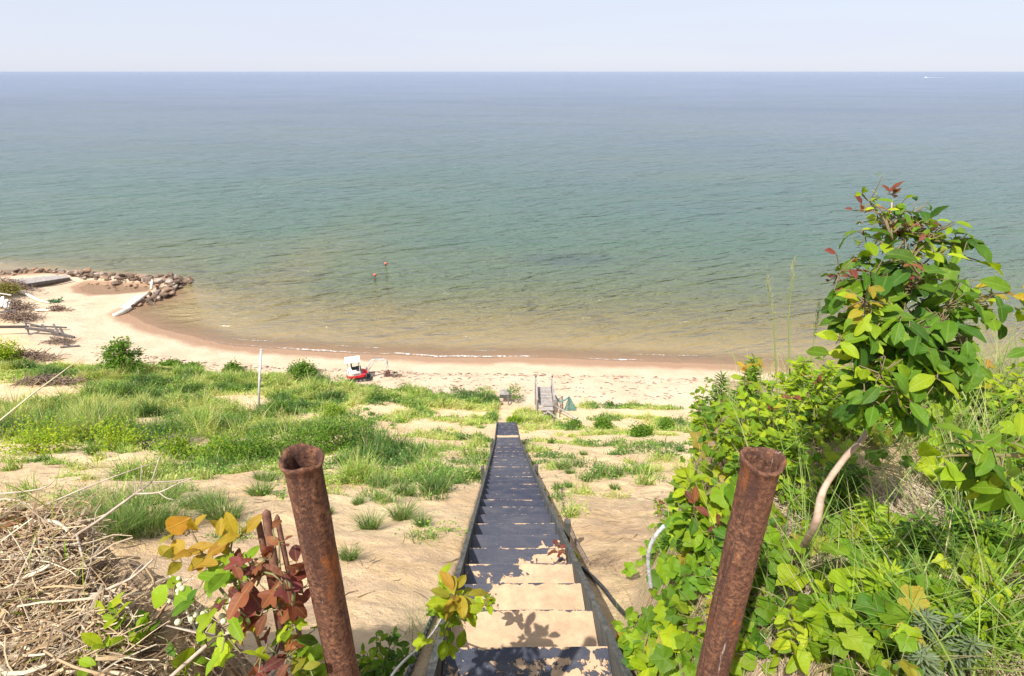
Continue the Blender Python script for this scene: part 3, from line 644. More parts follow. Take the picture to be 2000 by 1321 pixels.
# ---- ground cover of the slope (nobody could count the blades)
g = np.random.default_rng(21); mb = MB()
PXY = []; HH = []
wts = np.array([p[2] * p[3] for p in patch_px]); dist = np.hypot(PC[:, 1], 26 - PC[:, 2])
for (u, v, a, bb, h), c in zip(patch_px, PC):
    dd = np.hypot(c[1], 26 - c[2]); dens = float(np.clip(16000 / dd ** 1.15, 90, 1300)) ; k = int(dens * a * bb * 1.3 * math.pi * .8); k = min(k, 20000)
    r = np.sqrt(g.random(k)) * 1.35; th = g.random(k) * 2 * math.pi
    x = c[0] + a * r * np.cos(th); y = c[1] + bb * r * np.sin(th); mk = vegmask(x, y); keep = g.random(k) < (mk ** 1.6)
    PXY.append(np.stack([x, y], 1)[keep]); HH.append((h * (.35 + .75 * g.random(k)) * (.45 + .6 * mk))[keep])
for k in range(900):
    y = 5 + 30 * g.random() ** 1.2; x = g.uniform(-1, .75) * (3 + y * .95)
    if abs(x - stair_x(y)) < .75 or fbm(np.array([x * .35]), np.array([y * .35]), 2)[0] < g.uniform(-.25, .3): continue
    k2 = int(g.integers(25, 150)); r = g.uniform(.06, .32); q = g.normal(0, r * .5, (k2, 2)) + (x, y); q = q[np.abs(q[:, 0] - stair_x(q[:, 1])) > .5]; PXY.append(q); HH.append(g.uniform(.06, .26, len(q)) * (1 + r))
PXY = np.concatenate(PXY); HH = np.concatenate(HH); PZ = height(PXY[:, 0], PXY[:, 1]); P = np.column_stack([PXY, PZ - .02]); m = len(P)
print('slope blades', m)
dd = np.hypot(P[:, 1], 26 - P[:, 2]); tone = fbm(P[:, 0] * .5, P[:, 1] * .5, 3); ci = np.clip(((tone * 1.5 + .5 + g.normal(0, .22, m)) * len(SG)), 0, len(SG) - 1).astype(int)
order = np.array([5, 2, 1, 6, 0, 3, 4]); cols = np.array(SG)[order[ci]] * 1.12 * (1 + .28 * g.uniform(-1, 1, (m, 1))); dr_ = g.random(m) < .10; cols[dr_] = np.array([.52, .44, .24]) * (1 + .25 * g.uniform(-1, 1, (dr_.sum(), 1)))
tuft = (vnoise(P[:, 0] * 1.5 + 40, P[:, 1] * 1.5) ** 2.2) * 1.7 + .22
blades(mb, P, HH * tuft * 1.45, .0011 * dd + .006, g.uniform(.1, .9, m), cols, g, seg=2)
# leaflets mixed into the blades
k = m // 2; ix = g.integers(0, m, k); Q = P[ix] + np.column_stack([g.normal(0, .12, (k, 2)), HH[ix] * tuft[ix] * g.uniform(.2, .95, k)])
D = g.normal(0, 1, (k, 3)); D[:, 2] = np.abs(D[:, 2]) * .3
add_leaves(mb, ['tiny'], Q, D, up_rand(g, k, 1, .9), .0032 * dd[ix] + .02, cols[ix] * np.array([.9, 1, .8]))
tag(mb.build('slope_grass', M_grass), kind='stuff')
# ---- isolated clumps and bushes: things
def bush(name, base, rad, hgt, nl, leafs, palette, label, cat, group=None, size=.06, nb=0, bl_h=.4, palette_b=None, mat=None, flat=1.0, seed=None):
    seed = int(abs(base[0] * 131 + base[1] * 77) * 10) % 99991 if seed is None else seed; g = np.random.default_rng(seed)
    e = empty(name, tuple(base), label, cat, group); mb = MB()
    if nl:
        nc = max(5, nl // 40); C = g.normal(0, 1, (nc, 3)); C /= np.linalg.norm(C, axis=1)[:, None]; C[:, 2] = np.abs(C[:, 2]); C *= g.uniform(.35, .85, (nc, 1))
        ci = g.integers(0, nc, nl); P = C[ci] + g.normal(0, .17, (nl, 3)); P[:, 2] = np.maximum(P[:, 2], .03)
        D = P * np.array([1, 1, .5]) + g.normal(0, .5, (nl, 3)); P = P * np.array([rad, rad * flat, hgt])
        add_leaves(mb, leafs, P, D, up_rand(g, nl, 1, .7), size * g.uniform(.6, 1.25, nl), pal(g, nl, palette), seed)
        ms = MB()
        for c in C[:10]:
            ms.tube([(0, 0, -.05), tuple(c * np.array([rad, rad, hgt]) * .5 + np.array([0, 0, hgt * .12])), tuple(c * np.array([rad, rad * flat, hgt]))], [.018 * hgt + .003, .012 * hgt + .003, .003], 5)
        ms.build('stem', M_stem, e)
    if nb:
        r = np.sqrt(g.random(nb)) * rad * (.5 if nl == 0 else .9); th = g.random(nb) * 6.283; B = np.column_stack([r * np.cos(th), r * flat * np.sin(th)])
        zb = height(B[:, 0] + base[0], B[:, 1] + base[1]) - base[2]; B = np.column_stack([B, zb - .01])
        dirs = np.column_stack([B[:, :2] + g.normal(0, .15 * rad, (nb, 2)), np.zeros(nb)]); dirs /= np.linalg.norm(dirs, axis=1)[:, None] + 1e-9
        dd = math.hypot(base[1], 26 - base[2])
        mb2 = mb if not nl else MB()
        blades(mb2, B, bl_h * g.uniform(.5, 1.15, nb), .0007 * dd + .004, g.uniform(.2, 1.0, nb), pal(g, nb, palette_b or SG), g, seg=3, dirs=dirs)
        if nl: mb2.build('grass_blades', M_grass, e)
    mb.build('foliage' if nl else 'grass_blades', (mat or M_leaf) if nl else M_grass, e); return e
TL = ['bushy grass clump on bare sand right of the left rusty pipe, biggest of three', 'round grass clump on bare sand between the left pipe and two neighbours', 'small grass clump on bare sand nearest the stairs of three in a row', 'round grass clump just left of the left pipe rim', 'grass clump above the yellow leaves on bare sand', 'wide grass clump on sand close to the left board of the stairs',
 'broad dense grass clump above the dead branch at left', 'grass clump left of the broad one above the dead branch', 'grass clump right of the broad one, upslope side', 'tiny grass clump hard against the middle of the left pipe', 'tiny sparse clump just right of the left pipe below its rim', 'low clump at the lower right of the broad grass behind the yellow leaves', 'low clump at the lower left of the broad grass behind the dead branch', 'small clump right of the stairs beside the thin fallen branch', 'small clump on bare sand, middle distance right of the stairs', 'small clump close to the right board of the stairs', 'wide clump on sand left of the red tipped sapling', 'tiny clump beside the fallen branch tip', 'tiny clump immediately right of the left pipe', 'thin clump on sand halfway between the thicket and yellow leaves',
 'small clump on sand above the red tipped seedling', 'low wide clump below the thicket right of the left pipe', 'broad low clump touching the right side of the left pipe rim', 'low clump below the broad one right of the left pipe', 'low clump at the lower edge of the green band near the stairs', 'low clump on sand left of the left pipe rim, upper one', 'low clump hidden behind the left pipe rim', 'clump on sand right of the stairs in the upper row, left one', 'clump on sand right of the stairs below the upper row', 'clump on sand right of the stairs in the upper row, right one', 'low clump below the leafy thicket at left', 'low clump nearest the left board below the green band']
tufts = [(785, 1012, .26, .36), (722, 1034, .22, .3), (825, 1026, .16, .2), (509, 966, .3, .3), (437, 1012, .36, .36), (850, 965, .4, .3), (250, 1030, .85, .6), (195, 1000, .5, .45), (305, 985, .7, .45), (682, 1092, .14, .18), (700, 985, .14, .15), (300, 1030, .6, .4), (215, 1045, .4, .4), (1090, 956, .14, .16), (1145, 940, .16, .16), (1113, 925, .16, .16), (1258, 918, .25, .22), (1110, 952, .12, .14), (640, 1003, .12, .12), (412, 985, .3, .25), (1200, 955, .14, .14),
         (790, 965, .3, .25), (700, 930, .5, .35), (745, 950, .35, .28), (835, 945, .3, .2), (520, 940, .35, .25), (600, 945, .3, .22), (1140, 890, .2, .2), (1100, 915, .3, .25), (1175, 920, .2, .2), (380, 990, .3, .22), (890, 945, .2, .18)]
TP = np.array([hit(t[0], t[1], tmin=(9.5 if t[0] > 1080 and t[1] < 960 else 4)) for t in tufts])
for k, ((u, v, r, h), p) in enumerate(zip(tufts, TP)):
    bush('grass_clump', p, r, h, 0, [], [], TL[k], 'grass clump', 'grass clumps standing apart on the sandy slope', nb=int(160 + 500 * r), bl_h=h, palette_b=[(.16, .29, .06), (.10, .21, .05), (.26, .38, .08), (.08, .17, .045), (.4, .38, .18)])
shrubs = [(660, 880, .85, .95, DGREENS, 'dark leafy shrub behind the left rusty pipe, uppermost of the thicket'), (590, 885, .8, .85, DGREENS, 'dark green shrub directly behind the rim of the left rusty pipe'), (500, 905, .9, .8, DGREENS, 'leafy shrub left of the left rusty pipe on the slope'), (430, 905, .8, .7, GREENS, 'yellow green shrub left in the thicket on the slope'), (715, 870, .7, .8, DGREENS, 'dark shrub at the right end of the thicket beyond the left pipe'),
          (340, 890, .6, .7, GREENS, 'small green shrub at the lower edge of the tall grass'), (545, 815, .8, .9, DGREENS, 'shrub at the foot of the grey pole, right side'), (1250, 852, .7, .6, DGREENS, 'low dark shrub on the slope right of the stairs near the vines'), (1180, 838, .7, .5, DGREENS, 'low dark shrub on sand midway right of the stairs'), (1120, 835, .5, .4, DGREENS, 'small dark shrub on sand close right of the stairs'), (455, 728, .9, .7, DGREENS, 'round dark bush at beach edge left of the grey pole'), (375, 722, .8, .4, DGREENS, 'low dark bush at the beach edge, second from left'), (330, 716, .9, .4, DGREENS, 'flat dark bush at the beach edge right of the leafy sapling'),
          (590, 733, 1.2, .9, DGREENS, 'loose bush at beach edge left of the excavator'), (5, 700, 1.4, 1.6, LIME, 'bright green bush at the far left edge of the slope'), (4, 572, 1.7, .7, [(.20, .20, .05), (.14, .16, .04), (.30, .24, .08)], 'olive yellow scrub on the knoll at the far left shore'), (650, 815, .7, .7, GREENS, 'bushy green shrub upslope from the excavator'), (230, 880, .9, .9, LIME, 'yellow green shrub in the tall grass at left'), (80, 885, 1.0, 1.0, LIME, 'bright shrub in the tall grass at far left'), (1005, 828, .45, .45, GREENS, 'green shrub leaning over the lower end of the dark stairs'),
          (1300, 838, .6, .5, DGREENS, 'dark shrub just left of the vine mound on the slope'), (240, 722, 1.2, .8, DGREENS, 'dark low bush round the foot of the leafy sapling')]
SP = hits([s[0] for s in shrubs], [s[1] for s in shrubs], tmin=12)
for (u, v, r, h, palette, label), p in zip(shrubs, SP):
    dd = math.hypot(p[1], 26 - p[2]); bush('shrub', p, r * 1.15, h * 1.35, int(2000 * max(.5, r)), ['tiny', 'ovate'] if dd < 25 else ['tiny'], palette, label, 'shrub', size=.0032 * dd + .03)
# ================================================================== trees down by the beach
def small_tree(u, v, hgt, rad, label, nl=700, palette=DGREENS, size=.16, clumps=9):
    p = hit(u, v, tmin=6); g = np.random.default_rng(int(u)); e = empty('young_tree', tuple(p), label, 'tree')
    ms = MB(); ms.tube([(0, 0, -.1), (.03 * hgt, 0, hgt * .4), (-.02 * hgt, .02, hgt * .75), (.02, 0, hgt * .95)], [.03 * hgt ** .5, .022 * hgt ** .5, .014, .006], 7)
    mb = MB()
    for k in range(clumps):
        t = .28 + .72 * (k + .5) / clumps; a = k * 2.4 + g.uniform(-.4, .4); rr = rad * (1.1 - t) * 1.25 * g.uniform(.6, 1.1) + .05
        c = np.array([rr * math.cos(a), rr * math.sin(a), hgt * t + .05 * hgt]); ms.tube([(0.01, 0, hgt * t * .85), tuple(c * np.array([.6, .6, 1])), tuple(c)], [.015, .01, .004], 5)
        q = nl // clumps; P = c + g.normal(0, 1, (q, 3)) * np.array([rad * .32, rad * .32, hgt * .055]); D = P - np.array([0, 0, hgt * t]) + g.normal(0, .3, (q, 3)) * rad; D[:, 2] -= .1
        add_leaves(mb, ['ovate'], P, D, up_rand(g, q, 1, .5), size * g.uniform(.6, 1.2, q), pal(g, q, palette), k)
    ms.build('trunk', M_bark, e, smooth=True); mb.build('crown', M_leaf, e); return e
small_tree(250, 735, 3.1, 1.15, 'leafy young tree rising above the grass at the left edge of the beach', 1700, DGREENS, .26)
small_tree(1003, 785, 1.35, .6, 'small dark green tree beside the little grey platform', 420, DGREENS, .13, 7)
# ================================================================== grey pole
n = NT('galvanised_pole'); f = n.noise(6, 5, .6); M_pole = n.done(n.bsdf(n.mix(n.mrange(f, .35, .65), (.40, .41, .42), (.60, .60, .60)), .5, metallic=.25))
pb = hit(503, 806, tmin=6); dpt = (pb @ np.array([0, math.cos(PITCH), -math.sin(PITCH)])) - EYE * -math.sin(PITCH)
pt = pd(510, 684, dpt * 1.0); ht = np.linalg.norm(pt - pb)
e = empty('pole', tuple(pb), 'tall plain grey metal pole standing in the grass on the left slope', 'pole')
b = MB(); b.tube([(0, 0, -.3), tuple((pt - pb) * .5), tuple(pt - pb)], .075, 16); b.build('shaft', M_pole, e, smooth=True)
b = MB(); b.tube([tuple((pt - pb)), tuple((pt - pb) + np.array([0, 0, .05]))], .083, 16); b.build('cap', M_pole, e)
b = MB(); b.box(tuple((pt - pb) * .56 + np.array([.09, 0, 0])), (.07, .08, .5), bev=.01); b.build('bracket', M_grey, e)
# ================================================================== things on the beach and in the lake
def rock_mesh(seed, mat):
    import bmesh
    g = np.random.default_rng(seed); bm = bmesh.new(); bmesh.ops.create_icosphere(bm, subdivisions=3, radius=.5)
    V = np.array([v.co[:] for v in bm.verts]); F = np.array([[v.index for v in f.verts] for f in bm.faces]); bm.free()
    for q in range(16):
        nrm = g.normal(0, 1, 3); nrm /= np.linalg.norm(nrm); dd = g.uniform(.22, .40); e = V @ nrm - dd; V = V - np.outer(np.maximum(e, 0) * .9, nrm)
    V += .035 * np.stack([fbm(V[:, 0] * 4 + seed, V[:, 1] * 4 + k, 3) for k in (0, 5, 9)], 1) + .03 * fbm(V[:, 2] * 5, V[:, 0] * 5 + seed, 2)[:, None]
    V *= np.array([1.25, .95, .60]); b = MB(); b.add(V, [F]); return b.build('boulder', mat, smooth=False)
def rockmat(name, c1, c2, c3):
    n = NT(name); co = n.pos; a = n.noise(1.6, 7, .65, vec=co); f = n.noise(7, 6, .7, vec=co)
    col = n.mix(n.mrange(a, .38, .62), c1, c2); col = n.mix(n.mrange(f, .55, .68), col, c3)
    return n.done(n.bsdf(col, .85, n.bump(f, .8, .06), spec=.25))
RM = [rockmat('dark_rock', (.085, .06, .045), (.19, .13, .09), (.34, .25, .18)), rockmat('brown_rock', (.22, .14, .09), (.38, .25, .16), (.09, .07, .055)), rockmat('pale_rock', (.25, .20, .165), (.42, .35, .29), (.13, .10, .08))]
rk = [(rock_mesh(s_, RM[m_]), m_) for s_, m_ in ((1, 0), (2, 0), (3, 1), (4, 1), (5, 2), (6, 0), (7, 0))]
RL = ['dark brown angular boulder heaped in the stone jetty', 'reddish brown angular boulder heaped in the stone jetty', 'pale grey angular boulder heaped in the stone jetty']
g = np.random.default_rng(5); used = set(); RP = []
arm1 = [(8, 533), (60, 530), (110, 530), (150, 536), (200, 543), (250, 546), (300, 548), (330, 549), (345, 552)]
arm2 = [(340, 558), (332, 568), (312, 578), (292, 588), (276, 594)]
def along(px, n, wid):
    A = np.array([pz(u, v, .2)[:2] for u, v in px]); L = np.concatenate([[0], np.cumsum(np.hypot(*np.diff(A, axis=0).T))])
    for k in range(n):
        q = g.uniform(0, L[-1]); x = np.interp(q, L, A[:, 0]) + g.normal(0, wid); y = np.interp(q, L, A[:, 1]) + g.normal(0, wid * 1.2); RP.append((x, y, g.uniform(.45, 1.15) * (1.35 if g.random() < .2 else .9)))
along(arm1, 150, .62); along(arm2, 62, .6); along([(305, 551), (340, 556)], 24, 1.0); NB = len(RP); along([(165, 546), (205, 552), (250, 556), (290, 559)], 40, .7)
for k, (x, y, s_) in enumerate(RP):
    j = int(g.integers(0, len(rk))); src, mi = rk[j]
    if k >= NB: s_ *= .5
    o = src if j not in used else src.copy()
    if j in used: COL.objects.link(o)
    used.add(j); o.location = (x, y, max(H(x, y), -.35) + .16 * s_ + (.25 if g.random() < .4 and k < NB else 0)); o.scale = (s_, s_ * g.uniform(.8, 1.2), s_ * g.uniform(.8, 1.2)); o.rotation_euler = (g.uniform(-.4, .4), g.uniform(-.4, .4), g.uniform(0, 6.28))
    where = 'lying low in the shallow pool inside the jetty' if k >= NB else ('at the outer tip of the jetty' if x > -48.5 and y > 68 else 'in the short inner arm of the jetty' if 150 <= k < 212 else 'in the middle of the outer jetty arm' if x > -62 else 'at the far left end of the jetty'); tag(o, ('big ' if s_ > 1.15 else 'small ' if s_ < .7 else '') + RL[mi].replace(' heaped in the stone jetty', ' ' + where), 'boulder', 'boulders of the stone jetty')
def beam_thing(name, mat, p, q, w_, h_, label, cat, group=None, bev=.01):
    p = np.array(p, float); q = np.array(q, float); b = MB(); b.beam(p, q, w_, h_, bev=bev); return tag(b.build(name, mat, loc=tuple(p)), label, cat, group)
def lp(u, v, up=.1, z=None):
    p = hit(u, v, tmin=12) if z is None else pz(u, v, z); return np.array([p[0], p[1], p[2] + up])
# weathered deck panels lying on the inner side of the jetty
e = empty('fallen_deck', tuple(lp(90, 555, 0)), 'grey weathered deck panel lying on sand along the inner side of the jetty', 'deck')
base = np.array(e.location); A = lp(18, 552, .35) - base; B = lp(128, 543, .35) - base; C_ = lp(52, 562, .25) - base; D_ = lp(138, 549, .3) - base
for k in range(16):
    t = (k + .5) / 16; P0 = A + (B - A) * t; P1 = C_ + (D_ - C_) * t; b = MB(); b.beam(P0 + np.array([0, 0, rng.uniform(-.05, .1)]), P1, .42, .06); b.build('plank', M_grey, e)
b = MB(); b.beam(C_ + np.array([-.3, -.35, .1]), D_ + np.array([.3, -.35, .15]), .22, .35, bev=.02); b.build('edge_beam', M_dark, e)
# bleached boards at the inner arm
b = MB(); a_ = lp(244, 606, .3, z=.1); c_ = lp(276, 586, .5, z=.1); P = (a_ + c_) / 2
b.beam(a_ - P, c_ - P, .9, .12, bev=.02); tag(b.build('white_slab', M_white, loc=(0, 0, 0)), 'broad white slab lying at the landward end of the jetty', 'slab').location = tuple(P)
tube_thing('bleached_log', M_pale, [lp(223, 620, .18, z=.05), lp(240, 613, .2, z=.05), lp(256, 604, .2, z=.05)], [.28, .3, .22], 'short pale cream log at the water edge below the white slab', 'log', 9, .08)
tube_thing('bleached_log', M_pale, [lp(262, 600, .4, z=.1), lp(275, 592, .5, z=.1), lp(290, 582, .55, z=.1)], [.16, .18, .14], 'long pale log leaning beside the white slab on the jetty', 'log', 8, .08)
tube_thing('bleached_log', M_pale, [lp(297, 571, .4, z=.3), lp(302, 563, 1.1, z=.3)], [.18, .15], 'stubby pale log standing up among the jetty boulders', 'log', 8, .08, subdiv=False)
tube_thing('driftwood_log', M_pale, [lp(38, 574, .2), lp(58, 580, .2), lp(78, 590, .18), lp(98, 594, .15)], [.22, .2, .16, .09], 'long white driftwood log on the beach at far left', 'log', 7, .12)
tube_thing('driftwood_log', M_pale, [lp(70, 609, .15), lp(86, 609, .15), lp(102, 608, .12)], [.12, .14, .1], 'short white driftwood log on the beach below the long one', 'log', 7, .12)
bush('shrub', hit(110, 590, tmin=12), .9, .8, 260, ['tiny'], [(.05, .17, .09), (.08, .2, .1)], 'small blue green shrub on the open beach at far left', 'shrub', size=.22)
# collapsed walkway on the far left
def wreck(name, mat, beams, label, cat):
    o0 = lp(*beams[0][1][:2], 0); e = empty(name, tuple(o0), label, cat)
    for part, a, c, w_, h_ in beams:
        b = MB(); b.beam(lp(*a) - o0, lp(*c) - o0, w_, h_, bev=.01); b.build(part, mat, e)
    return e
wreck('collapsed_walkway', M_dark, [('beam', (-30, 655, .9), (62, 652, .8), .22, .25), ('beam', (55, 653, .7), (108, 656, .5), .2, .25), ('beam', (100, 657, .6), (146, 661, .1), .2, .22), ('beam', (62, 645, .5), (132, 645, .3), .12, .15),
    ('cross_board', (86, 644, .6), (97, 657, .6), .18, .08), ('cross_board', (108, 643, .6), (119, 660, .5), .18, .08), ('post', (57, 655, -.2), (58, 649, 1.6), .14, .14), ('beam', (100, 664, .3), (135, 676, .1), .14, .14), ('beam', (55, 638, .4), (84, 642, .2), .12, .12),
    ('board', (112, 668, .15), (140, 668, .15), .3, .06), ('board', (118, 680, .1), (156, 677, .1), .25, .06)], 'collapsed dark wooden walkway sticking out onto the beach at far left', 'walkway')
wreck('broken_white_stairs', M_white, [('step_board', (-5, 606, .6), (3, 590, .9), .3, .06), ('step_board', (4, 608, .5), (10, 592, .8), .3, .06), ('step_board', (12, 608, .4), (17, 596, .7), .3, .06), ('step_board', (20, 608, .3), (24, 600, .6), .3, .06), ('rail', (-12, 583, .8), (26, 586, .6), .1, .12)], 'broken white wooden stairs lying at the far left edge of the beach', 'stairs')
wreck('old_boards', M_dark, [('board', (-5, 616, .3), (34, 611, .3), .5, .1), ('board', (0, 622, .2), (38, 624, .2), .4, .1), ('board', (14, 612, .3), (40, 603, .5), .3, .1)], 'dark old boards below the broken white stairs at far left', 'boards')
def brush_pile(u, v, rx, ry, h, n_, label, mat=None, tmin=6, r=.012, cols=None, base=None, name='brush_pile'):
    p = hit(u, v, tmin=tmin) if base is None else base; g = np.random.default_rng(int(u * 7 + v)); b = MB()
    for k in range(n_):
        c = np.array([g.normal(0, rx * .45), g.normal(0, ry * .45), 0]); c[2] = H(p[0] + c[0], p[1] + c[1]) - p[2] + g.uniform(0, h) * math.exp(-((c[0] / rx) ** 2 + (c[1] / ry) ** 2))
        a = g.uniform(0, 6.28); d = np.array([math.cos(a), math.sin(a), g.normal(0, .35)]) * g.uniform(.2, .7) * rx
        b.tube([c - d / 2, c + g.normal(0, .06 * rx, 3), c + d / 2], [r * g.uniform(.5, 1.4), r, r * .4], 4)
    return tag(b.build(name, mat or M_bark, loc=None), label, 'brush pile') if False else _place(b, name, mat or M_bark, p, label)
def _place(b, name, mat, p, label, cat='brush pile'):
    o = b.build(name, mat); o.location = tuple(p); return tag(o, label, cat)
M_brush = simple('dead_brush', (.10, .065, .05), (.30, .21, .15), 6, .9, .3)
for (u, v, rx, ry, h, c, lb) in [(112, 606, 1.3, .6, .6, 90, 'reddish brown brush pile on the open beach below the small shrub'), (36, 604, 1.8, 1.2, 1.2, 160, 'dark brush pile beside the broken white stairs'), (40, 624, 2.2, 1.2, 1.0, 170, 'dark brush pile above the collapsed walkway'), (58, 700, 2.6, 1.2, .7, 170, 'brown brush pile in the grass at far left, upper of two'), (95, 750, 2.6, .9, .7, 190, 'long brown brush pile on the grassy slope at left'), (120, 670, 1.6, .8, .5, 90, 'brush pile under the tip of the collapsed walkway'), (30, 560, 2.4, 1.2, .8, 140, 'brush pile on the knoll side at far left')]:
    brush_pile(u, v, rx, ry, h, c, lb, M_brush, r=.035, tmin=12)
brush_pile(340, 862, 1.6, .35, .18, 260, 'thin dry stems strewn on sand below the tall grass', M_bark, r=.008)
brush_pile(395, 842, .8, .35, .2, 110, 'small heap of dry stems between shrub and tall grass', M_bark, r=.008)
# wooden walkway end at the toe of the slope
zd = 3.0; e = empty('wooden_walkway', (2.55, 36.4, H(2.55, 36.4)), 'grey weathered wooden walkway end with handrails at the foot of the slope', 'walkway', rz=0); ob = np.array(e.location)
def wp(part, mat, *beams):
    b = MB()
    for p, q, w_, h_ in beams: b.beam(np.array(p) - ob, np.array(q) - ob, w_, h_, bev=.008)
    return b.build(part, mat, e)
for k in range(17):
    y = 36.5 + k * .165; z_ = zd + .02 * math.sin(k * 2.1); wp('deck_board', M_grey, ((2.02, y, z_), (3.12, y + .03 * math.sin(k), z_), .145, .04))
for x in (2.0, 3.14):
    wp('joist', M_dark, ((x, 36.3, zd - .12), (x, 39.4, zd - .12), .06, .2))
    for y, t_ in ((36.6, .72), (38.0, .76), (39.35, .95)): wp('post', M_grey if y < 39 else M_dark, ((x + (.07 if x > 2.5 else -.07), y, H(x, y) - .2), (x + (.09 if x > 2.5 else -.09), y + .02, zd + t_), .10, .10))
    wp('handrail', M_grey, ((x + (.08 if x > 2.5 else -.08), 36.2, zd + .62), (x + (.08 if x > 2.5 else -.08), 39.5, zd + .80), .13, .05))
    wp('mid_rail', M_grey, ((x + (.02 if x > 2.5 else -.02), 36.6, zd + .35), (x + (.02 if x > 2.5 else -.02), 39.35, zd + .45), .04, .10))
for k in range(3): wp('step', M_grey, ((2.05, 36.2 - .28 * k, zd - .04 + .1 * k), (3.1, 36.2 - .28 * k, zd - .04 + .1 * k), .22, .04))
wp('lattice_panel', M_dark, ((2.03, 36.9, zd + .2), (2.03, 38.4, zd + .2), .04, .5))
gz = lambda x, y, up=.1: (x, y, H(x, y) + up)
beam_thing('fallen_rail', M_grey, gz(2.2, 35.0, .25), gz(3.1, 35.9, .6), .1, .06, 'grey rail fallen across the near end of the walkway, leaning right', 'board')
beam_thing('fallen_rail', M_grey, gz(2.35, 36.0, .7), gz(3.2, 34.7, .2), .1, .06, 'grey rail fallen in a cross over the walkway end, leaning left', 'board')
beam_thing('long_board', M_grey, gz(3.3, 36.6, .7), gz(4.9, 33.2, .12), .12, .05, 'long grey board lying down the sand right of the walkway', 'board')
beam_thing('short_post', M_dark, gz(2.95, 33.3, -.2), gz(2.97, 33.3, .55), .08, .08, 'short dark post standing in the sand in front of the walkway', 'post')
beam_thing('short_post', M_dark, gz(3.55, 35.4, -.2), gz(3.6, 35.4, .6), .08, .08, 'short dark post in a green tuft right of the walkway', 'post')
e = empty('white_bucket', gz(3.5, 39.6, 0), 'white bucket on the beach beside the far walkway post', 'bucket'); b = MB(); b.tube([(0, 0, 0), (0, 0, .6)], [.17, .2], 16); b.build('tub', M_white, e, smooth=False)
b = MB(); b.tube([(-.2, 0, .55), (-.14, .05, .72), (.14, .05, .72), (.2, 0, .55)], .012, 5); b.build('handle', M_dark, e)
# green net with a thin pole
n = NT('green_net'); M_net = n.done(n.bsdf(n.mix(n.mrange(n.noise(9, 4, .7), .4, .6), (.05, .16, .15), (.14, .30, .27)), .8, alpha=n.mrange(n.noise(30, 2), .36, .42)))
e = empty('green_net', gz(4.45, 37.7, 0), 'torn blue green net hanging from a stake beside the walkway', 'net'); ob2 = np.array(e.location); b = MB(); V = []
for j in range(14):
    for i in range(12):
        s_, t_ = i / 11, j / 13; wd = .12 + .95 * (1 - t_); V.append(((s_ - .35) * wd, .10 * math.sin(s_ * 14) * (1 - t_ * .5) + .15 * (s_ - .5), t_ * 1.25 + .04 * math.sin(s_ * 9)))
b.add(V, [(j * 12 + i, j * 12 + i + 1, (j + 1) * 12 + i + 1, (j + 1) * 12 + i) for j in range(13) for i in range(11)]); b.build('hanging_net', M_net, e, smooth=True)
b = MB(); b.tube([np.array((3.25, 37.9, 3.2)) - ob2, (-.7, .05, .78), (-.3, 0, 1.0), (0, 0, 1.25)], [.05, .07, .07, .05], 7, wob=.2); b.build('twisted_edge', M_net, e)
b = MB(); b.tube([(0, .03, -.2), (.01, .03, 1.35)], .03, 6); b.build('stake', M_dark, e)
beam_thing('thin_rod', M_grey, gz(4.45, 38.6, -.1), gz(4.45, 38.6, 1.9), .035, .035, 'thin upright rod on the beach behind the green net', 'rod')
# small platform
p0 = hit(990, 790, tmin=12); e = empty('small_platform', tuple(p0), 'small grey wooden platform on posts near the lower end of the dark stairs', 'platform')
for k in range(6): b = MB(); b.beam((-.62, .5 + .16 * k, .62), (.35, .45 + .16 * k, .60 + .01 * (k % 2)), .14, .04); b.build('deck_board', M_grey, e)
for x, y in ((-.58, .55), (.3, .5), (-.58, 1.3), (.3, 1.25)): b = MB(); b.beam((x, y, -.4), (x, y, .58), .09, .09); b.build('leg', M_dark, e)
b = MB(); b.beam((-.6, .42, .5), (.34, .40, .5), .05, .3); b.build('apron_board', M_string, e)
beam_thing('leaning_post', M_dark, p0 + np.array([.2, -.6, -.2]), p0 + np.array([.08, .1, .75]), .09, .09, 'dark post leaning beside the small grey platform', 'post')
o = rk[0][0].copy(); COL.objects.link(o); o.location = tuple(hit(978, 791, tmin=12) + np.array([0, 0, .1])); o.scale = (.75, .6, .6); tag(o, 'single dark grey boulder on the sand below the small platform', 'boulder'); del o['group']
# ------------------------------------------------------------------ mini excavator
M_red = simple('red_paint', (.50, .012, .03), (.60, .025, .045), 3, .4, .05); M_wp = simple('off_white_paint', (.52, .50, .46), (.74, .72, .68), 3, .4, .08)
M_blk = simple('black_rubber', (.015, .015, .017), (.05, .05, .05), 9, .7, .4); M_met = simple('grey_metal', (.16, .16, .16), (.36, .35, .33), 8, .45, .2, metallic=.5); M_bkt = simple('rusty_bucket_steel', (.05, .035, .03), (.22, .09, .06), 5, .7, .4)
ex = hit(702, 741, tmin=12); e = empty('mini_excavator', (ex[0] - .25, ex[1], ex[2] - .04), 'red and white mini excavator with canopy parked on the beach, arm down', 'excavator', rz=R(17)); e.scale = (.83, .83, .80)
for s_ in (-1, 1):
    b = MB(); b.extrude([(-1.0, .12), (-.88, .02), (.88, .02), (1.0, .12), (1.03, .28), (.92, .44), (-.92, .44), (-1.03, .28)], s_ * .62 - .16, s_ * .62 + .16); tr = b.build('track', M_blk, e)
    b = MB()
    for x in (-.8, -.4, 0, .4, .8): b.tube([(x, s_ * .62 - .175, .23), (x, s_ * .62 + .175, .23)], .13, 12)
    b.build('roller', M_met, tr)
b = MB(); b.box((0, 0, .3), (1.3, .9, .26), bev=.03); b.tube([(0, 0, .4), (0, 0, .58)], .42, 20); b.build('undercarriage', M_met, e)
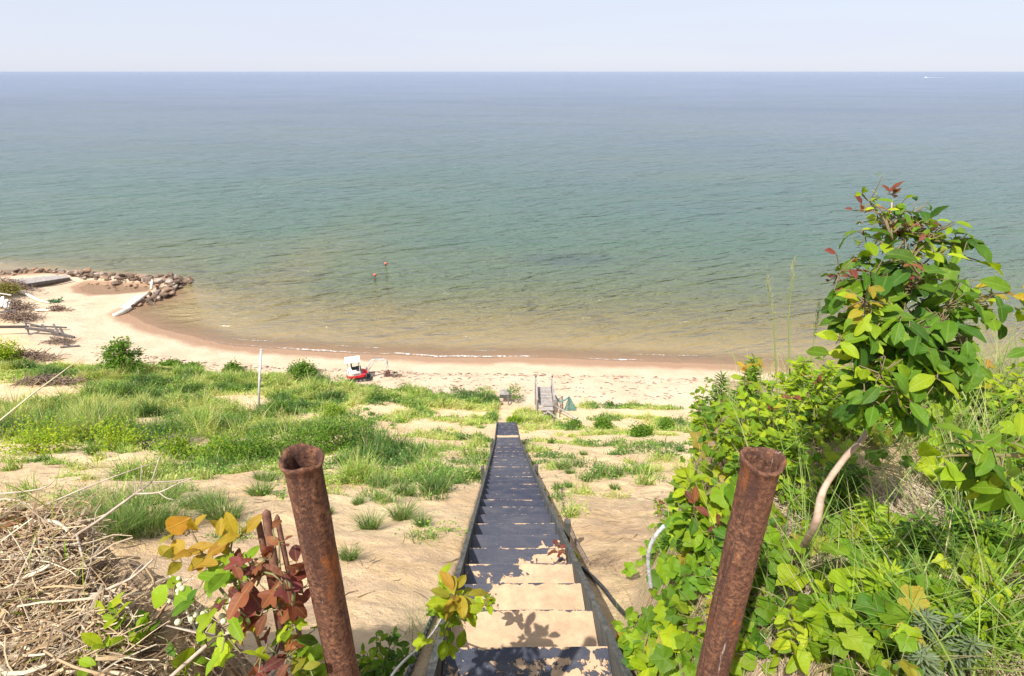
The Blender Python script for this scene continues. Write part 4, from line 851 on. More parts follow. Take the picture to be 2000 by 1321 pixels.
b = MB(); b.extrude([(1.1, .14), (1.5, .02), (1.55, .06), (1.5, .40), (1.42, .42), (1.43, .1), (1.1, .22)], -.75, .75); b.build('dozer_blade', M_blk, e)
def body_ring(z, k, xf=.95, xb=-.95, w_=.74):
    R_ = [(xf, -w_ * .85), (xf + .06, -w_ * .4), (xf + .06, w_ * .4), (xf, w_ * .85), (xf - .2, w_), (xb + .5, w_), (xb + .15, w_ * .8), (xb, w_ * .4), (xb, -w_ * .4), (xb + .15, -w_ * .8), (xb + .5, -w_), (xf - .2, -w_)]
    return [(x * k, y * k, z) for x, y in R_]
b = MB(); b.rings([body_ring(.56, .95), body_ring(.60, 1.0), body_ring(.86, 1.02), body_ring(.90, .99)]); b.build('lower_body', M_red, e)
b = MB(); b.rings([body_ring(.90, .97, .55), body_ring(1.18, .96, .5), body_ring(1.32, .88, .35), body_ring(1.36, .8, .2)]); hd = b.build('engine_hood', M_wp, e)
b = MB(); [b.box((-.15 + .12 * k, -.735, 1.05), (.05, .02, .2)) for k in range(5)]; b.build('vent_grille', M_blk, hd)
b = MB(); b.box((-.1, 0, 1.5), (.5, .5, .14), bev=.04); b.box((-.36, 0, 1.78), (.14, .48, .5), bev=.04); b.build('seat', M_blk, e)
b = MB(); b.box((.35, 0, 1.40), (.5, 1.1, .08), bev=.01); b.build('floor_panel', M_blk, e)
for y in (-.28, .28): b = MB(); b.tube([(.35, y, 1.3), (.38, y, 1.75), (.33, y, 1.85)], .03, 6); b.build('control_lever', M_blk, e)
b = MB(); b.box((.55, -.45, 1.55), (.12, .3, .35), bev=.03); b.build('console', M_blk, e)
for x, y in ((-.75, -.58), (-.75, .58), (.45, -.55), (.45, .55)): b = MB(); b.tube([(x, y, 1.2), (x + (.03 if x > 0 else 0), y, 2.52)], .04, 8); b.build('canopy_post', M_wp, e)
b = MB(); b.rings([[(x * k, y * k, z) for x, y in ((-.72 - .22, -.7), (.62, -.7), (.62, .7), (-.72 - .22, .7))] for z, k in ((2.50, 1.0), (2.58, 1.02), (2.64, .93))]); b.build('canopy_roof', M_white, e)
b = MB(); b.box((1.05, 0, .92), (.34, .34, .42), bev=.03); b.build('swing_bracket', M_red, e)
def link(part, pts, wds, y, th, mat, parent=e):
    P = np.array(pts); b = MB()
    T = np.gradient(P, axis=0); T /= np.linalg.norm(T, axis=1)[:, None]; Nn = np.stack([-T[:, 1], T[:, 0]], 1); wds = np.array(wds)[:, None] / 2
    up = P + Nn * wds; dn = P - Nn * wds; rg = [[(u_[0], y - th, u_[1]), (u_[0], y + th, u_[1]), (d_[0], y + th, d_[1]), (d_[0], y - th, d_[1])] for u_, d_ in zip(up, dn)]
    b.rings(rg); return b.build(part, mat, parent)
bm_ = link('boom', [(1.1, 1.05), (1.45, 1.6), (1.85, 2.1), (2.3, 2.22), (3.2, 2.0)], [.22, .26, .30, .25, .18], 0, .075, M_wp)
sk = link('stick', [(3.0, 2.2), (3.22, 1.95), (3.32, 1.3), (3.3, .62)], [.18, .26, .22, .15], 0, .07, M_wp)
for part, p, q in (('boom_cylinder', (1.25, -.13, .95), (2.0, -.13, 1.85)), ('stick_cylinder', (2.0, 0, 2.42), (3.05, 0, 2.3)), ('bucket_cylinder', (3.42, 0, 1.9), (3.5, 0, .95))):
    b = MB(); m_ = [(p[i] + q[i]) / 2 for i in range(3)]; b.tube([p, m_], .045, 8); b.tube([m_, q], .022, 8); b.build(part, M_met, e)
b = MB(); b.extrude([(3.25, .68), (3.45, .62), (3.62, .40), (3.60, .14), (3.40, .0), (3.12, -.02), (3.0, .1), (3.06, .12), (3.15, .04), (3.36, .08), (3.50, .20), (3.50, .38), (3.36, .52), (3.22, .56)], -.28, .28); b.extrude([(3.25, .62), (3.45, .58), (3.58, .38), (3.56, .16), (3.38, .04), (3.1, .02)], -.275, -.25); b.extrude([(3.25, .62), (3.45, .58), (3.58, .38), (3.56, .16), (3.38, .04), (3.1, .02)], .25, .275)
bk = b.build('bucket', M_bkt, e); b = MB(); [b.box((2.96, y, .02), (.14, .04, .04)) for y in (-.24, -.08, .08, .24)]; b.build('bucket_tooth', M_blk, bk)
# ------------------------------------------------------------------ buoys, boat, wake
M_buoy = simple('faded_red_plastic', (.62, .10, .06), (.72, .20, .15), 6, .45, .1)
for (u, v, lb) in ((753, 516, 'red ball buoy floating off the beach, farther of two'), (732, 538, 'red ball buoy floating off the beach, nearer of two')):
    p = pz(u, v, .1); e = empty('buoy', tuple(p), lb, 'buoy', 'red buoys floating off the beach'); b = MB(); t = np.linspace(-1.5, 1.5, 13); b.tube([(0, 0, .20 * math.sin(a) + .08) for a in t], [.20 * math.cos(a) + .004 for a in t], 18); b.build('float_ball', M_buoy, e, smooth=True)
p = pz(1808, 152, 0); e = empty('motor_boat', (p[0], p[1], 0), 'tiny white motor boat far out below the horizon', 'boat'); b = MB()
hull = lambda z, k: [(-6 * k - 1.0, 0, z + (.6 if z > .5 else 0)), (-3 * k, -1.4 * k, z), (2 * k, -1.7 * k, z), (6 * k, -1.6 * k, z), (6 * k, 1.6 * k, z), (2 * k, 1.7 * k, z), (-3 * k, 1.4 * k, z)]
b.rings([hull(-.3, .8), hull(.8, .95), hull(1.8, 1.0)]); b.build('hull', M_white, e); b = MB(); b.rings([[(-2, -1.2, 1.8), (3, -1.2, 1.8), (3, 1.2, 1.8), (-2, 1.2, 1.8)], [(-1, -1, 3.6), (2.6, -1, 3.6), (2.6, 1, 3.6), (-1, 1, 3.6)]]); b.build('cabin', M_white, e)
b = MB(); m = 16; xs = np.linspace(6, 84, m); wv = 1.5 + xs * .05; ln = []
for k, s_ in enumerate((-1, 0, 1)): ln.append(np.column_stack([p[0] + xs, p[1] + s_ * wv, np.full(m, .12 + .5 * (1 - abs(s_)) * np.exp(-xs / 60))]))
i = np.arange(m - 1); b.add(np.concatenate(ln), [np.concatenate([np.stack([k * m + i, k * m + i + 1, (k + 1) * m + i + 1, (k + 1) * m + i], 1) for k in (0, 1)])]); tag(b.build('boat_wake', M_white), kind='stuff')
brush_pile(775, 735, .8, .35, .15, 60, 'dark clump of driftwood on the beach right of the excavator bucket', M_brush, r=.025, tmin=12)
# ---- wrack: bits of driftwood and bark along the beach
g = np.random.default_rng(9); b = MB()
for k in range(950):
    u = g.uniform(180, 1440); band = g.random(); vt = np.interp(u, [170, 340, 500, 640, 860, 1200, 1450], [672, 700, 712, 716, 722, 728, 735]); v = vt + (g.normal(0, 2.0) if band < .45 else g.uniform(0, 1) * np.interp(u, [170, 500, 1000, 1450], [20, 24, 50, 55]))
    p = pz(u, v, 1.0); x, y = p[0] + g.normal(0, .3), p[1]
    hh = H(x, y)
    if hh < .45 or hh > 3.2: continue
    a = g.normal(0, .5); L = g.uniform(.06, .5) * (2.4 if g.random() < .04 else 1); d = np.array([math.cos(a), math.sin(a), 0]) * L / 2; r_ = g.uniform(.012, .045); c = np.array([x, y, hh + r_ * .6])
    t = [(.10, .06, .05), (.26, .12, .07), (.16, .12, .11)][g.integers(0, 3)]; b.tube([c - d, c + g.normal(0, .02, 3), c + d], [r_ * .6, r_, r_ * .5], 4, tint=t)
n = NT('wrack_wood'); M_wrack = n.done(n.bsdf(n.attr('tint', 'Color'), .9)); tag(b.build('beach_wrack', M_wrack), kind='stuff')
# little dead stems and roots strewn on the sand slope close by
g = np.random.default_rng(19); b = MB()
for k in range(2600):
    y = g.uniform(1.6, 20) ** 1.0; x = g.uniform(-1, 1) * (1.5 + y * .9); 
    if abs(x - stair_x(y)) < .56: continue
    if fbm(np.array([x * .8]), np.array([y * .8]), 3)[0] < g.uniform(-.35, .45): continue
    a = g.uniform(0, 6.28) if g.random() < .4 else g.normal(.9, .4); L = g.uniform(.04, .26) * (1 + y * .05); d = np.array([math.cos(a), math.sin(a), 0]) * L / 2
    P = np.array([[x, y, 0]]) + np.array([-1, 0, 1])[:, None] * d + g.normal(0, .012, (3, 3)); P[:, 2] = height(P[:, 0], P[:, 1]) + .006
    t = [(.13, .085, .06), (.28, .20, .14), (.40, .30, .2)][g.integers(0, 3)]; r_ = g.uniform(.0015, .006) * (1 + y * .06); b.tube(P, [r_ * .6, r_, r_ * .4], 3, tint=t)
tag(b.build('dead_stems', M_wrack), kind='stuff')
# ================================================================== plants close to the lens
def cluster_plant(name, base, stems, label, cat, stem_mat=None, r0=.008, seed=1, parts='foliage', sink=.05, mat=None, lsc=1.0):
    """stems: list of dict(path=[pts], leaves=[(point, n, spread, kinds, size, palette, droop)])"""
    g = np.random.default_rng(seed); base = np.array(base, float); e = empty(name, tuple(base), label, cat)
    ms = MB(); mt_ = MB(); groups = {}
    for si, s_ in enumerate(stems):
        P = [np.array(q) - base for q in s_['path']]; m = len(P)
        t = np.arange(m); tt = np.linspace(0, m - 1, (m - 1) * 4 + 1); Q = []
        for q in tt:
            i = min(int(q), m - 2); f = q - i; p0 = P[max(i - 1, 0)]; p1 = P[i]; p2 = P[i + 1]; p3 = P[min(i + 2, m - 1)]
            Q.append(.5 * (2 * p1 + (p2 - p0) * f + (2 * p0 - 5 * p1 + 4 * p2 - p3) * f * f + (3 * p1 - 3 * p2 + p3 - p0) * f ** 3))
        ra = s_.get('r', r0); (mt_ if si == 0 else ms).tube(Q, np.linspace(ra, s_.get('r1', ra * .35), len(Q)), 7, wob=.1)
        for (c, n_, spread, kinds, size, palette, droop) in s_.get('leaves', []):
            c = np.array(c) - base; a = np.arange(n_) * 2.4 + g.uniform(0, 6); el = g.uniform(-.35, .8, n_) - droop
            D = np.column_stack([np.cos(a) * np.cos(el), np.sin(a) * np.cos(el), np.sin(el)]) + g.normal(0, .15, (n_, 3))
            Pn = c + np.column_stack([g.normal(0, spread * .45, (n_, 2)), g.normal(0, spread * .5, n_)]) * 1.0
            Nn = up_rand(g, n_, 1, .45); sz = size * lsc * g.uniform(.55, 1.25, n_); dn = D / np.linalg.norm(D, axis=1)[:, None]
            for j in range(n_): ms.tube([c + (Pn[j] - c) * .2, Pn[j] + dn[j] * .0, Pn[j] + dn[j] * sz[j] * .12], [.0022, .0016, .0012], 4, cap=False)
            key = 'r' if palette is REDS else 'y' if palette is YELS else 'g'
            groups.setdefault((key, 'p' if 'grape' in kinds else 'n'), []).append((kinds, Pn + dn * (sz * .1)[:, None], D, Nn, sz, pal(g, n_, palette)))
    if not (cat == 'tree' and stem_mat):
        ms.V = mt_.V + ms.V; o_ = mt_.n; ms.tint = mt_.tint + ms.tint; ms.lc = mt_.lc + ms.lc; ms.F = {k: [a + o_ for a in ms.F.get(k, [])] + mt_.F.get(k, []) for k in set(ms.F) | set(mt_.F)}
    if cat == 'tree' and stem_mat: mt_.build('trunk', stem_mat, e, smooth=True); ms.build('branch', M_branch, e, smooth=True)
    else: ms.build('trunk' if cat == 'tree' else 'stem', stem_mat or M_stem, e, smooth=True)
    nm = {'g': 'foliage', 'r': 'red_foliage', 'y': 'yellow_foliage'}
    for (k, pn), L in groups.items():
        mb = MB()
        for q, a in enumerate(L): add_leaves(mb, *a, seed=q + seed)
        mb.build(nm[k], M_vine if pn == 'p' else M_leaf, e)
    return e
def PD(u, v, d): return pd(u, v, d)
M_branch = simple('young_branch', (.13, .10, .05), (.22, .16, .08), 25, .7, .3, .003)
# ---- the sapling tree on the right
bp = hit(1548, 1090); d0 = 1.72
tk = [bp - np.array([0, 0, .05]), PD(1590, 1030, 1.70), PD(1607, 960, 1.72), PD(1650, 895, 1.76), PD(1690, 850, 1.80), PD(1718, 780, 1.84), PD(1742, 690, 1.88), PD(1752, 600, 1.9), PD(1745, 520, 1.92), PD(1740, 450, 1.92), PD(1742, 392, 1.93)]
S3 = ['ovate', 'ovate', 'mitten', 'three']; OV = ['ovate', 'ovate', 'ovate', 'mitten']
def br(a, c, dc, n_, pl, size=.085, droop=.3, kinds=OV, spread=.06, extra=None, a_d=1.88):
    A = PD(*a, a_d); C = PD(*c, dc); M = (A + C) / 2 + np.array([0, 0, .03]); n_ = int(n_ * 1.75); size *= .92; droop += .08; pl = DGREENS if pl is GREENS and n_ > 9 else pl; L = [(C, n_, spread, kinds, size, pl, droop)]
    M2 = A * .35 + C * .65
    L.append((M2, max(2, n_ // 2), spread * 1.1, kinds, size * 1.05, GREENS if pl in (REDS, YELS) else pl, droop + .2))
    return dict(path=[A, M, C], r=.0042, leaves=L)
stems = [dict(path=tk, r=.0125, r1=.0025, leaves=[(PD(1742, 380, 1.93), 7, .02, ['ovate'], .05, REDS, -.5), (PD(1745, 420, 1.93), 7, .04, ['ovate'], .06, GREENS, -.1), (PD(1740, 440, 1.93), 5, .04, ['ovate'], .06, REDS, 0)])]
stems += [br((1742, 470), (1698, 395), 1.9, 6, LIME, .05, -.1), br((1742, 470), (1694, 410), 1.9, 3, REDS, .045, -.2), br((1743, 440), (1780, 420), 1.9, 6, GREENS, .07, 0), br((1742, 470), (1725, 430), 1.95, 5, YELS, .055, 0), br((1745, 455), (1775, 455), 1.9, 4, REDS, .055, 0),
          br((1745, 520), (1690, 462), 1.9, 4, GREENS, .085, .3, spread=.03), br((1745, 500), (1790, 455), 1.95, 7, GREENS, .075, .1), br((1748, 560), (1825, 455), 1.9, 8, LIME, .065, 0), br((1748, 560), (1815, 445), 1.9, 4, REDS, .045, -.2), br((1750, 560), (1815, 470), 1.88, 5, LIME, .075, .1), br((1750, 570), (1870, 475), 1.9, 6, GREENS, .105, .2, spread=.05), br((1750, 600), (1880, 500), 1.9, 5, GREENS, .1, .2), br((1748, 560), (1770, 505), 1.8, 9, DGREENS, .085, .35),
          br((1750, 610), (1690, 510), 1.95, 6, DGREENS, .085, .4), br((1750, 620), (1640, 530), 1.85, 6, REDS, .055, -.1), br((1750, 620), (1655, 560), 1.85, 7, DGREENS, .09, .5), br((1750, 620), (1700, 550), 1.8, 9, DGREENS, .10, .4), br((1750, 620), (1800, 545), 1.8, 10, DGREENS, .10, .4), br((1750, 620), (1780, 565), 1.75, 9, DGREENS, .09, .4), br((1750, 620), (1800, 545), 1.72, 4, REDS, .05, .0), br((1750, 640), (1850, 600), 1.75, 11, DGREENS, .10, .6), br((1745, 680), (1880, 680), 1.75, 11, DGREENS, .10, .7), br((1745, 680), (1780, 640), 1.72, 10, DGREENS, .10, .6), br((1750, 640), (1860, 560), 1.85, 10, GREENS, .10, .4),
          br((1750, 650), (1925, 590), 1.85, 6, LIME, .065, 0), br((1750, 650), (1935, 575), 1.85, 4, YELS, .05, -.2, spread=.03), br((1750, 680), (1905, 600), 1.8, 9, DGREENS, .1, .6), br((1745, 680), (1840, 630), 1.75, 10, DGREENS, .105, .6), br((1742, 690), (1760, 620), 1.7, 10, GREENS, .105, .5), br((1742, 690), (1700, 600), 1.72, 8, LIME, .075, .1), br((1742, 690), (1665, 620), 1.82, 9, DGREENS, .1, .6), br((1742, 700), (1690, 585), 1.68, 6, YELS, .06, 0),
          br((1735, 740), (1700, 660), 1.7, 10, GREENS, .1, .6), br((1735, 740), (1770, 680), 1.68, 10, GREENS, .105, .6), br((1735, 740), (1830, 690), 1.75, 10, DGREENS, .1, .8), br((1735, 740), (1890, 660), 1.8, 6, GREENS, .09, .7), br((1735, 750), (1885, 705), 1.82, 5, GREENS, .085, .8), br((1730, 760), (1670, 690), 1.78, 6, DGREENS, .085, .6), br((1730, 770), (1640, 660), 1.65, 4, LIME, .08, -.2, spread=.02),
          br((1715, 790), (1720, 730), 1.62, 9, LIME, .085, .4), br((1715, 790), (1750, 760), 1.6, 9, GREENS, .09, .7), br((1710, 800), (1690, 780), 1.62, 9, GREENS, .09, .8), br((1710, 810), (1790, 800), 1.65, 7, GREENS, .085, .9), br((1710, 800), (1680, 740), 1.7, 8, GREENS, .09, .6), br((1715, 790), (1830, 740), 1.62, 2, LIME, .14, .5, spread=.02), br((1735, 740), (1800, 720), 1.7, 9, GREENS, .1, .7), br((1735, 740), (1860, 740), 1.85, 8, DGREENS, .1, .8)]
M_trunk = simple('sapling_bark', (.30, .20, .14), (.50, .37, .27), 22, .75, .5, .004)
cluster_plant('sassafras_tree', bp, stems, 'leafy sapling with curved pale trunk and red tips, tallest plant on the right', 'tree', M_trunk, seed=3)
# second sapling, branch at the right edge
b2 = np.array([2.02, 1.75, H(2.02, 1.75)])
T3 = ['ovate', 'three', 'mitten']
cluster_plant('sassafras_tree', b2, [dict(path=[b2 - np.array([0, 0, .05]), PD(2080, 1000, 1.6), PD(2040, 900, 1.45), PD(1960, 890, 1.4), PD(1905, 890, 1.38)], r=.011, leaves=[(PD(1905, 895, 1.38), 12, .04, T3, .09, DGREENS, .9), (PD(1890, 900, 1.36), 2, .02, ['ovate'], .10, LIME, .1)]),
    dict(path=[PD(1960, 890, 1.4), PD(1950, 905, 1.38), PD(1955, 925, 1.36)], r=.004, leaves=[(PD(1955, 925, 1.36), 12, .045, T3, .095, GREENS, 1.0)]), dict(path=[PD(1905, 890, 1.38), PD(1870, 890, 1.36), PD(1830, 893, 1.35)], r=.004, leaves=[(PD(1838, 893, 1.35), 2, .01, ['ovate'], .105, LIME, 0), (PD(1900, 860, 1.35), 5, .03, ['ovate'], .07, GREENS, .2)]), dict(path=[PD(2040, 900, 1.45), PD(2000, 875, 1.4), PD(1975, 865, 1.4)], r=.004, leaves=[(PD(1975, 870, 1.4), 4, .03, ['ovate'], .08, LIME, .1)]),
    dict(path=[PD(2080, 1000, 1.6), PD(2060, 800, 1.7), PD(2030, 640, 1.8)], r=.008, leaves=[(PD(2025, 620, 1.8), 8, .05, ['ovate'], .07, LIME, .2), (PD(2020, 700, 1.8), 6, .05, ['ovate'], .07, GREENS, .2), (PD(2015, 580, 1.8), 5, .03, ['ovate'], .07, YELS, 0)])],
    'sapling branch with large hanging leaves reaching in from the right edge', 'tree', seed=12)
# upright leafy plants on the left edge of the mound
def simple_plant(name, u, v, h, label, cat='plant', n_=5, kinds=OV, size=.08, pals=(GREENS,), top=None, spread=.12, seed=1, droop=.2, per=8, tmin=.9, lean=(0, 0), lv=3):
    b_ = hit(u, v, tmin=tmin); g = np.random.default_rng(seed); st = []
    for k in range(n_):
        a = g.uniform(0, 6.28); q = b_ + np.array([math.cos(a) * spread * g.uniform(.3, 1) + lean[0] * h, math.sin(a) * spread * g.uniform(.3, 1) + lean[1] * h, h * g.uniform(.7, 1.05)]); m = (b_ + q) / 2 + g.normal(0, .02, 3); L = []
        for j in range(lv):
            f = .35 + .6 * (j + .5) / lv; L.append((b_ * (1 - f) + q * f, per, .045, kinds, size * (1.1 - .3 * f), pals[k % len(pals)], droop))
        L.append((q, max(4, per // 2), .015, ['ovate'], size * .7, (top or pals)[k % len(top or pals)], -.3)); st.append(dict(path=[b_, m, q], r=.005, leaves=L))
    return cluster_plant(name, b_, st, label, cat, seed=seed)
simple_plant('sassafras_plant', 1352, 1100, .50, 'leafy plant with a red top at the left edge of the mound by the stairs', n_=6, kinds=S3, size=.10, pals=(GREENS, DGREENS, LIME), top=(REDS, LIME, LIME), seed=21, spread=.17, per=8, lv=4)
simple_plant('sassafras_plant', 1285, 1010, .34, 'thin sapling with dark red top leaves left of the right pipe', n_=3, kinds=OV, size=.065, pals=(GREENS,), top=(REDS,), seed=22, spread=.1, per=5)
simple_plant('sassafras_plant', 1490, 900, .55, 'yellow green plant with orange top just behind the right pipe rim', n_=7, kinds=OV, size=.075, pals=(LIME, GREENS), top=(REDS, LIME, YELS), seed=23, spread=.26, per=7, tmin=1.5)
simple_plant('sassafras_plant', 1420, 930, .45, 'leafy plant left of the right pipe rim', n_=6, kinds=OV, size=.08, pals=(GREENS, LIME), seed=24, spread=.2, per=7)
simple_plant('sassafras_plant', 1445, 1180, .32, 'dense leafy plant directly left of the right pipe shaft', n_=6, kinds=S3, size=.085, pals=(DGREENS, GREENS), seed=25, spread=.16, per=7)
simple_plant('sassafras_plant', 1370, 850, .5, 'leafy plant standing highest at the left end of the mound skyline', n_=5, kinds=OV, size=.085, pals=(GREENS, DGREENS), seed=26, spread=.25, per=7, tmin=1.6)
simple_plant('sassafras_plant', 1590, 880, .42, 'leafy plant between the right pipe and the sapling trunk', n_=6, kinds=OV, size=.08, pals=(GREENS, LIME), seed=27, spread=.25, per=7, tmin=1.5)
simple_plant('sassafras_plant', 1660, 820, .45, 'leafy plant behind the curved trunk of the sapling', n_=6, kinds=OV, size=.085, pals=(LIME, GREENS), seed=28, spread=.3, per=7, tmin=1.5)
simple_plant('sassafras_plant', 1275, 1318, .24, 'lobed leafy plant at the bottom edge left of the right pipe', n_=5, kinds=['mitten', 'three', 'ovate'], size=.11, pals=(LIME, GREENS), seed=29, spread=.12, per=6, tmin=1.2)
simple_plant('sassafras_plant', 1470, 960, 0.34, 'leafy plant rising behind the upper part of the right pipe', n_=6, kinds=['ovate', 'round', 'mitten'], size=.075, pals=(GREENS, DGREENS, LIME), seed=70, spread=.2, per=8, lv=3)
simple_plant('sassafras_plant', 1540, 1010, 0.26, 'leafy plant between right pipe and curved trunk, lower one', n_=6, kinds=OV, size=.06, pals=(LIME, GREENS), seed=71, spread=.2, per=8, lv=3)
simple_plant('sassafras_plant', 1480, 1280, 0.16, 'low leafy plant against the foot of the right pipe, left', n_=6, kinds=['ovate', 'round', 'mitten'], size=.06, pals=(GREENS, DGREENS, LIME), seed=72, spread=.2, per=8, lv=3)
simple_plant('sassafras_plant', 1590, 1290, 0.16, 'low leafy plant at the bottom edge right of the right pipe', n_=6, kinds=OV, size=.075, pals=(LIME, GREENS), seed=73, spread=.2, per=8, lv=3)
simple_plant('sassafras_plant', 1840, 1230, 0.2, 'leafy plant in the lower right thicket, inner one', n_=6, kinds=['ovate', 'round', 'mitten'], size=.06, pals=(GREENS, DGREENS, LIME), seed=74, spread=.2, per=8, lv=3)
simple_plant('sassafras_plant', 1950, 1290, 0.2, 'leafy plant in the lower right thicket, outer one', n_=6, kinds=OV, size=.06, pals=(LIME, GREENS), seed=75, spread=.2, per=8, lv=3)
simple_plant('sassafras_plant', 1900, 960, 0.3, 'leafy plant behind the big hanging leaves', n_=6, kinds=['ovate', 'round', 'mitten'], size=.075, pals=(GREENS, DGREENS, LIME), seed=76, spread=.2, per=8, lv=3)
simple_plant('sassafras_plant', 1790, 860, 0.35, 'leafy plant under the sapling crown at right', n_=6, kinds=OV, size=.06, pals=(LIME, GREENS), seed=77, spread=.2, per=8, lv=3)
simple_plant('sassafras_plant', 1870, 830, 0.4, 'leafy plant on the right part of the skyline', n_=6, kinds=['ovate', 'round', 'mitten'], size=.06, pals=(GREENS, DGREENS, LIME), seed=78, spread=.2, per=8, lv=3)
simple_plant('sassafras_plant', 1960, 880, 0.35, 'leafy plant at the right edge behind the branch', n_=6, kinds=OV, size=.075, pals=(LIME, GREENS), seed=79, spread=.2, per=8, lv=3)
simple_plant('sassafras_plant', 1250, 1290, 0.2, 'leafy plant nearest the foot of the stairs at right', n_=6, kinds=['ovate', 'round', 'mitten'], size=.06, pals=(GREENS, DGREENS, LIME), seed=80, spread=.2, per=8, lv=3)
simple_plant('sassafras_plant', 1720, 860, 0.3, 'leafy plant above the bleached dry grass', n_=6, kinds=OV, size=.06, pals=(LIME, GREENS), seed=81, spread=.2, per=8, lv=3)
for k, (u, v, h, lb) in enumerate([(1700, 860, .55, 'tall leafy plant filling the gap below the sapling crown'), (1830, 840, .5, 'tall leafy plant below the right side of the sapling crown'), (1620, 860, .55, 'tall leafy plant left of where the curved trunk enters the crown'), (1930, 850, .45, 'leafy plant on the skyline near the right edge'), (1560, 850, .5, 'tall leafy plant between the seed stalks and the sapling')]):
    simple_plant('sassafras_plant', u, v, h, lb, n_=8, kinds=OV, size=.078, pals=(LIME, GREENS, LIME), top=(LIME, YELS, LIME), seed=90 + k, spread=.28, per=8, lv=4, tmin=1.5)
def herb(u, v, h, label, seed, pals=GREENS, nl=70, tmin=1.2, n_=1, size=.06, name='goldenrod'):
    b_ = hit(u, v, tmin=tmin); g = np.random.default_rng(seed); e = empty(name, tuple(b_), label, 'plant'); ms = MB(); mb = MB()
    for q in range(n_):
        tip = np.array([g.normal(0, .05) + q * .03, g.normal(0, .05), h * g.uniform(.8, 1)]); ms.tube([(0, 0, -.03), tuple(tip * .5 + g.normal(0, .01, 3)), tuple(tip)], [.005, .004, .002], 6)
        f = np.linspace(.25, 1, nl); a = np.arange(nl) * 2.4; D = np.column_stack([np.cos(a), np.sin(a), g.uniform(.1, .9, nl) * f]); P = f[:, None] * tip + (1 - f[:, None]) * 0
        add_leaves(mb, ['narrow'], P, D, up_rand(g, nl, 1, .4), size * (1.2 - .6 * f) * g.uniform(.8, 1.2, nl) + .01, pal(g, nl, pals), seed)
    ms.build('stem', M_stem, e); mb.build('foliage', M_leaf, e)
herb(1530, 860, .62, 'goldenrod with whorled narrow leaves rising on the mound skyline', 3, LIME, 150, 2.2, 2, .10)
herb(1400, 830, .45, 'goldenrod at the left end of the mound skyline', 4, DGREENS, 110, 2.2, 2, .09)
herb(1455, 820, .5, 'goldenrod behind the orange topped plant', 5, GREENS, 110, 2.2, 2, .09)
herb(1770, 1140, .26, 'dark narrow leaved herb in the middle of the vines at right', 6, DGREENS, 110, .9, 4, .07)
herb(1840, 1120, .28, 'dark narrow leaved herb right of the middle one in the vines', 7, DGREENS, 100, .9, 4, .07)
herb(1790, 1325, .22, 'grey green yarrow like herb near the bottom edge at right', 8, [(.16, .22, .13), (.22, .28, .18)], 150, .9, 5, .05, 'grey_herb')
# ---- grape vines sprawling over the mound
vines = [(1262, 1120, .16, 20, 'grape vine at the left edge of the mound beside the white pipe'), (1250, 1215, .14, 16, 'grape vine hanging over the sand nearest the stairs'), (1330, 1240, .2, 30, 'grape vine left of the right pipe foot'), (1500, 1090, .2, 26, 'grape vine touching the middle of the right pipe'), (1545, 1230, .2, 26, 'grape vine on sand right of the right pipe foot'), (1640, 1160, .2, 26, 'bright grape vine below the sapling foot'), (1610, 1280, .18, 24, 'bright grape vine at the bottom edge right of the pipe'), (1720, 1300, .2, 30, 'grape vine with the largest leaves at bottom middle right'),
         (1700, 1210, .2, 24, 'grape vine below the dry straw'), (1800, 1210, .2, 26, 'grape vine left of the lower right corner'), (1870, 1150, .2, 28, 'grape vine in the middle of the right edge thicket'), (1960, 1110, .22, 30, 'grape vine at the right edge below the hanging branch'), (1910, 1270, .2, 28, 'grape vine in the lower right corner, inner one'), (1990, 1240, .2, 26, 'grape vine in the lower right corner, outer one'), (1440, 1010, .2, 34, 'grape vine left of the right pipe at mid height'), (1400, 890, .28, 40, 'grape vine on the far left slope of the mound'), (1560, 940, .25, 36, 'grape vine right of the right pipe rim'),
         (1640, 850, .3, 40, 'grape vine behind the sapling trunk'), (1740, 830, .3, 40, 'grape vine on the skyline under the sapling crown'), (1830, 1000, .2, 24, 'grape vine just below the hanging branch'), (1930, 1010, .22, 28, 'grape vine at the right edge behind the hanging branch'), (1860, 850, .32, 40, 'grape vine behind the hanging branch on the skyline'), (1990, 860, .3, 36, 'grape vine at the right end of the skyline'), (1340, 1120, .16, 30, 'grape vine under the red topped plant'), (1390, 1330, .2, 30, 'grape vine at the foot of the right pipe'), (1760, 1080, .16, 18, 'small grape vine beside the dry straw'), (1310, 1010, .18, 26, 'grape vine on the steep left face of the mound'), (1380, 960, .25, 40, 'grape vine on the left face between stairs and right pipe'), (1400, 830, .35, 44, 'grape vine on the skyline at the left end of the mound'), (1470, 860, .3, 44, 'grape vine behind the right pipe rim'), (1940, 820, .35, 44, 'grape vine on the skyline behind the tall grass'), (1800, 830, .32, 44, 'grape vine on the skyline right of the sapling trunk'), (1990, 960, .22, 26, 'grape vine at the right edge level with the dry straw'), (1300, 1180, .14, 22, 'grape vine just below the white pipe'), (1325, 1215, .14, 26, 'grape vine on the bank left of the right pipe, upper'), (1345, 1285, .14, 30, 'grape vine on the bank left of the right pipe, lower'), (1310, 1330, .14, 26, 'grape vine at the bottom edge left of the right pipe'), (1400, 1180, .14, 26, 'grape vine close against the left of the pipe shaft')]
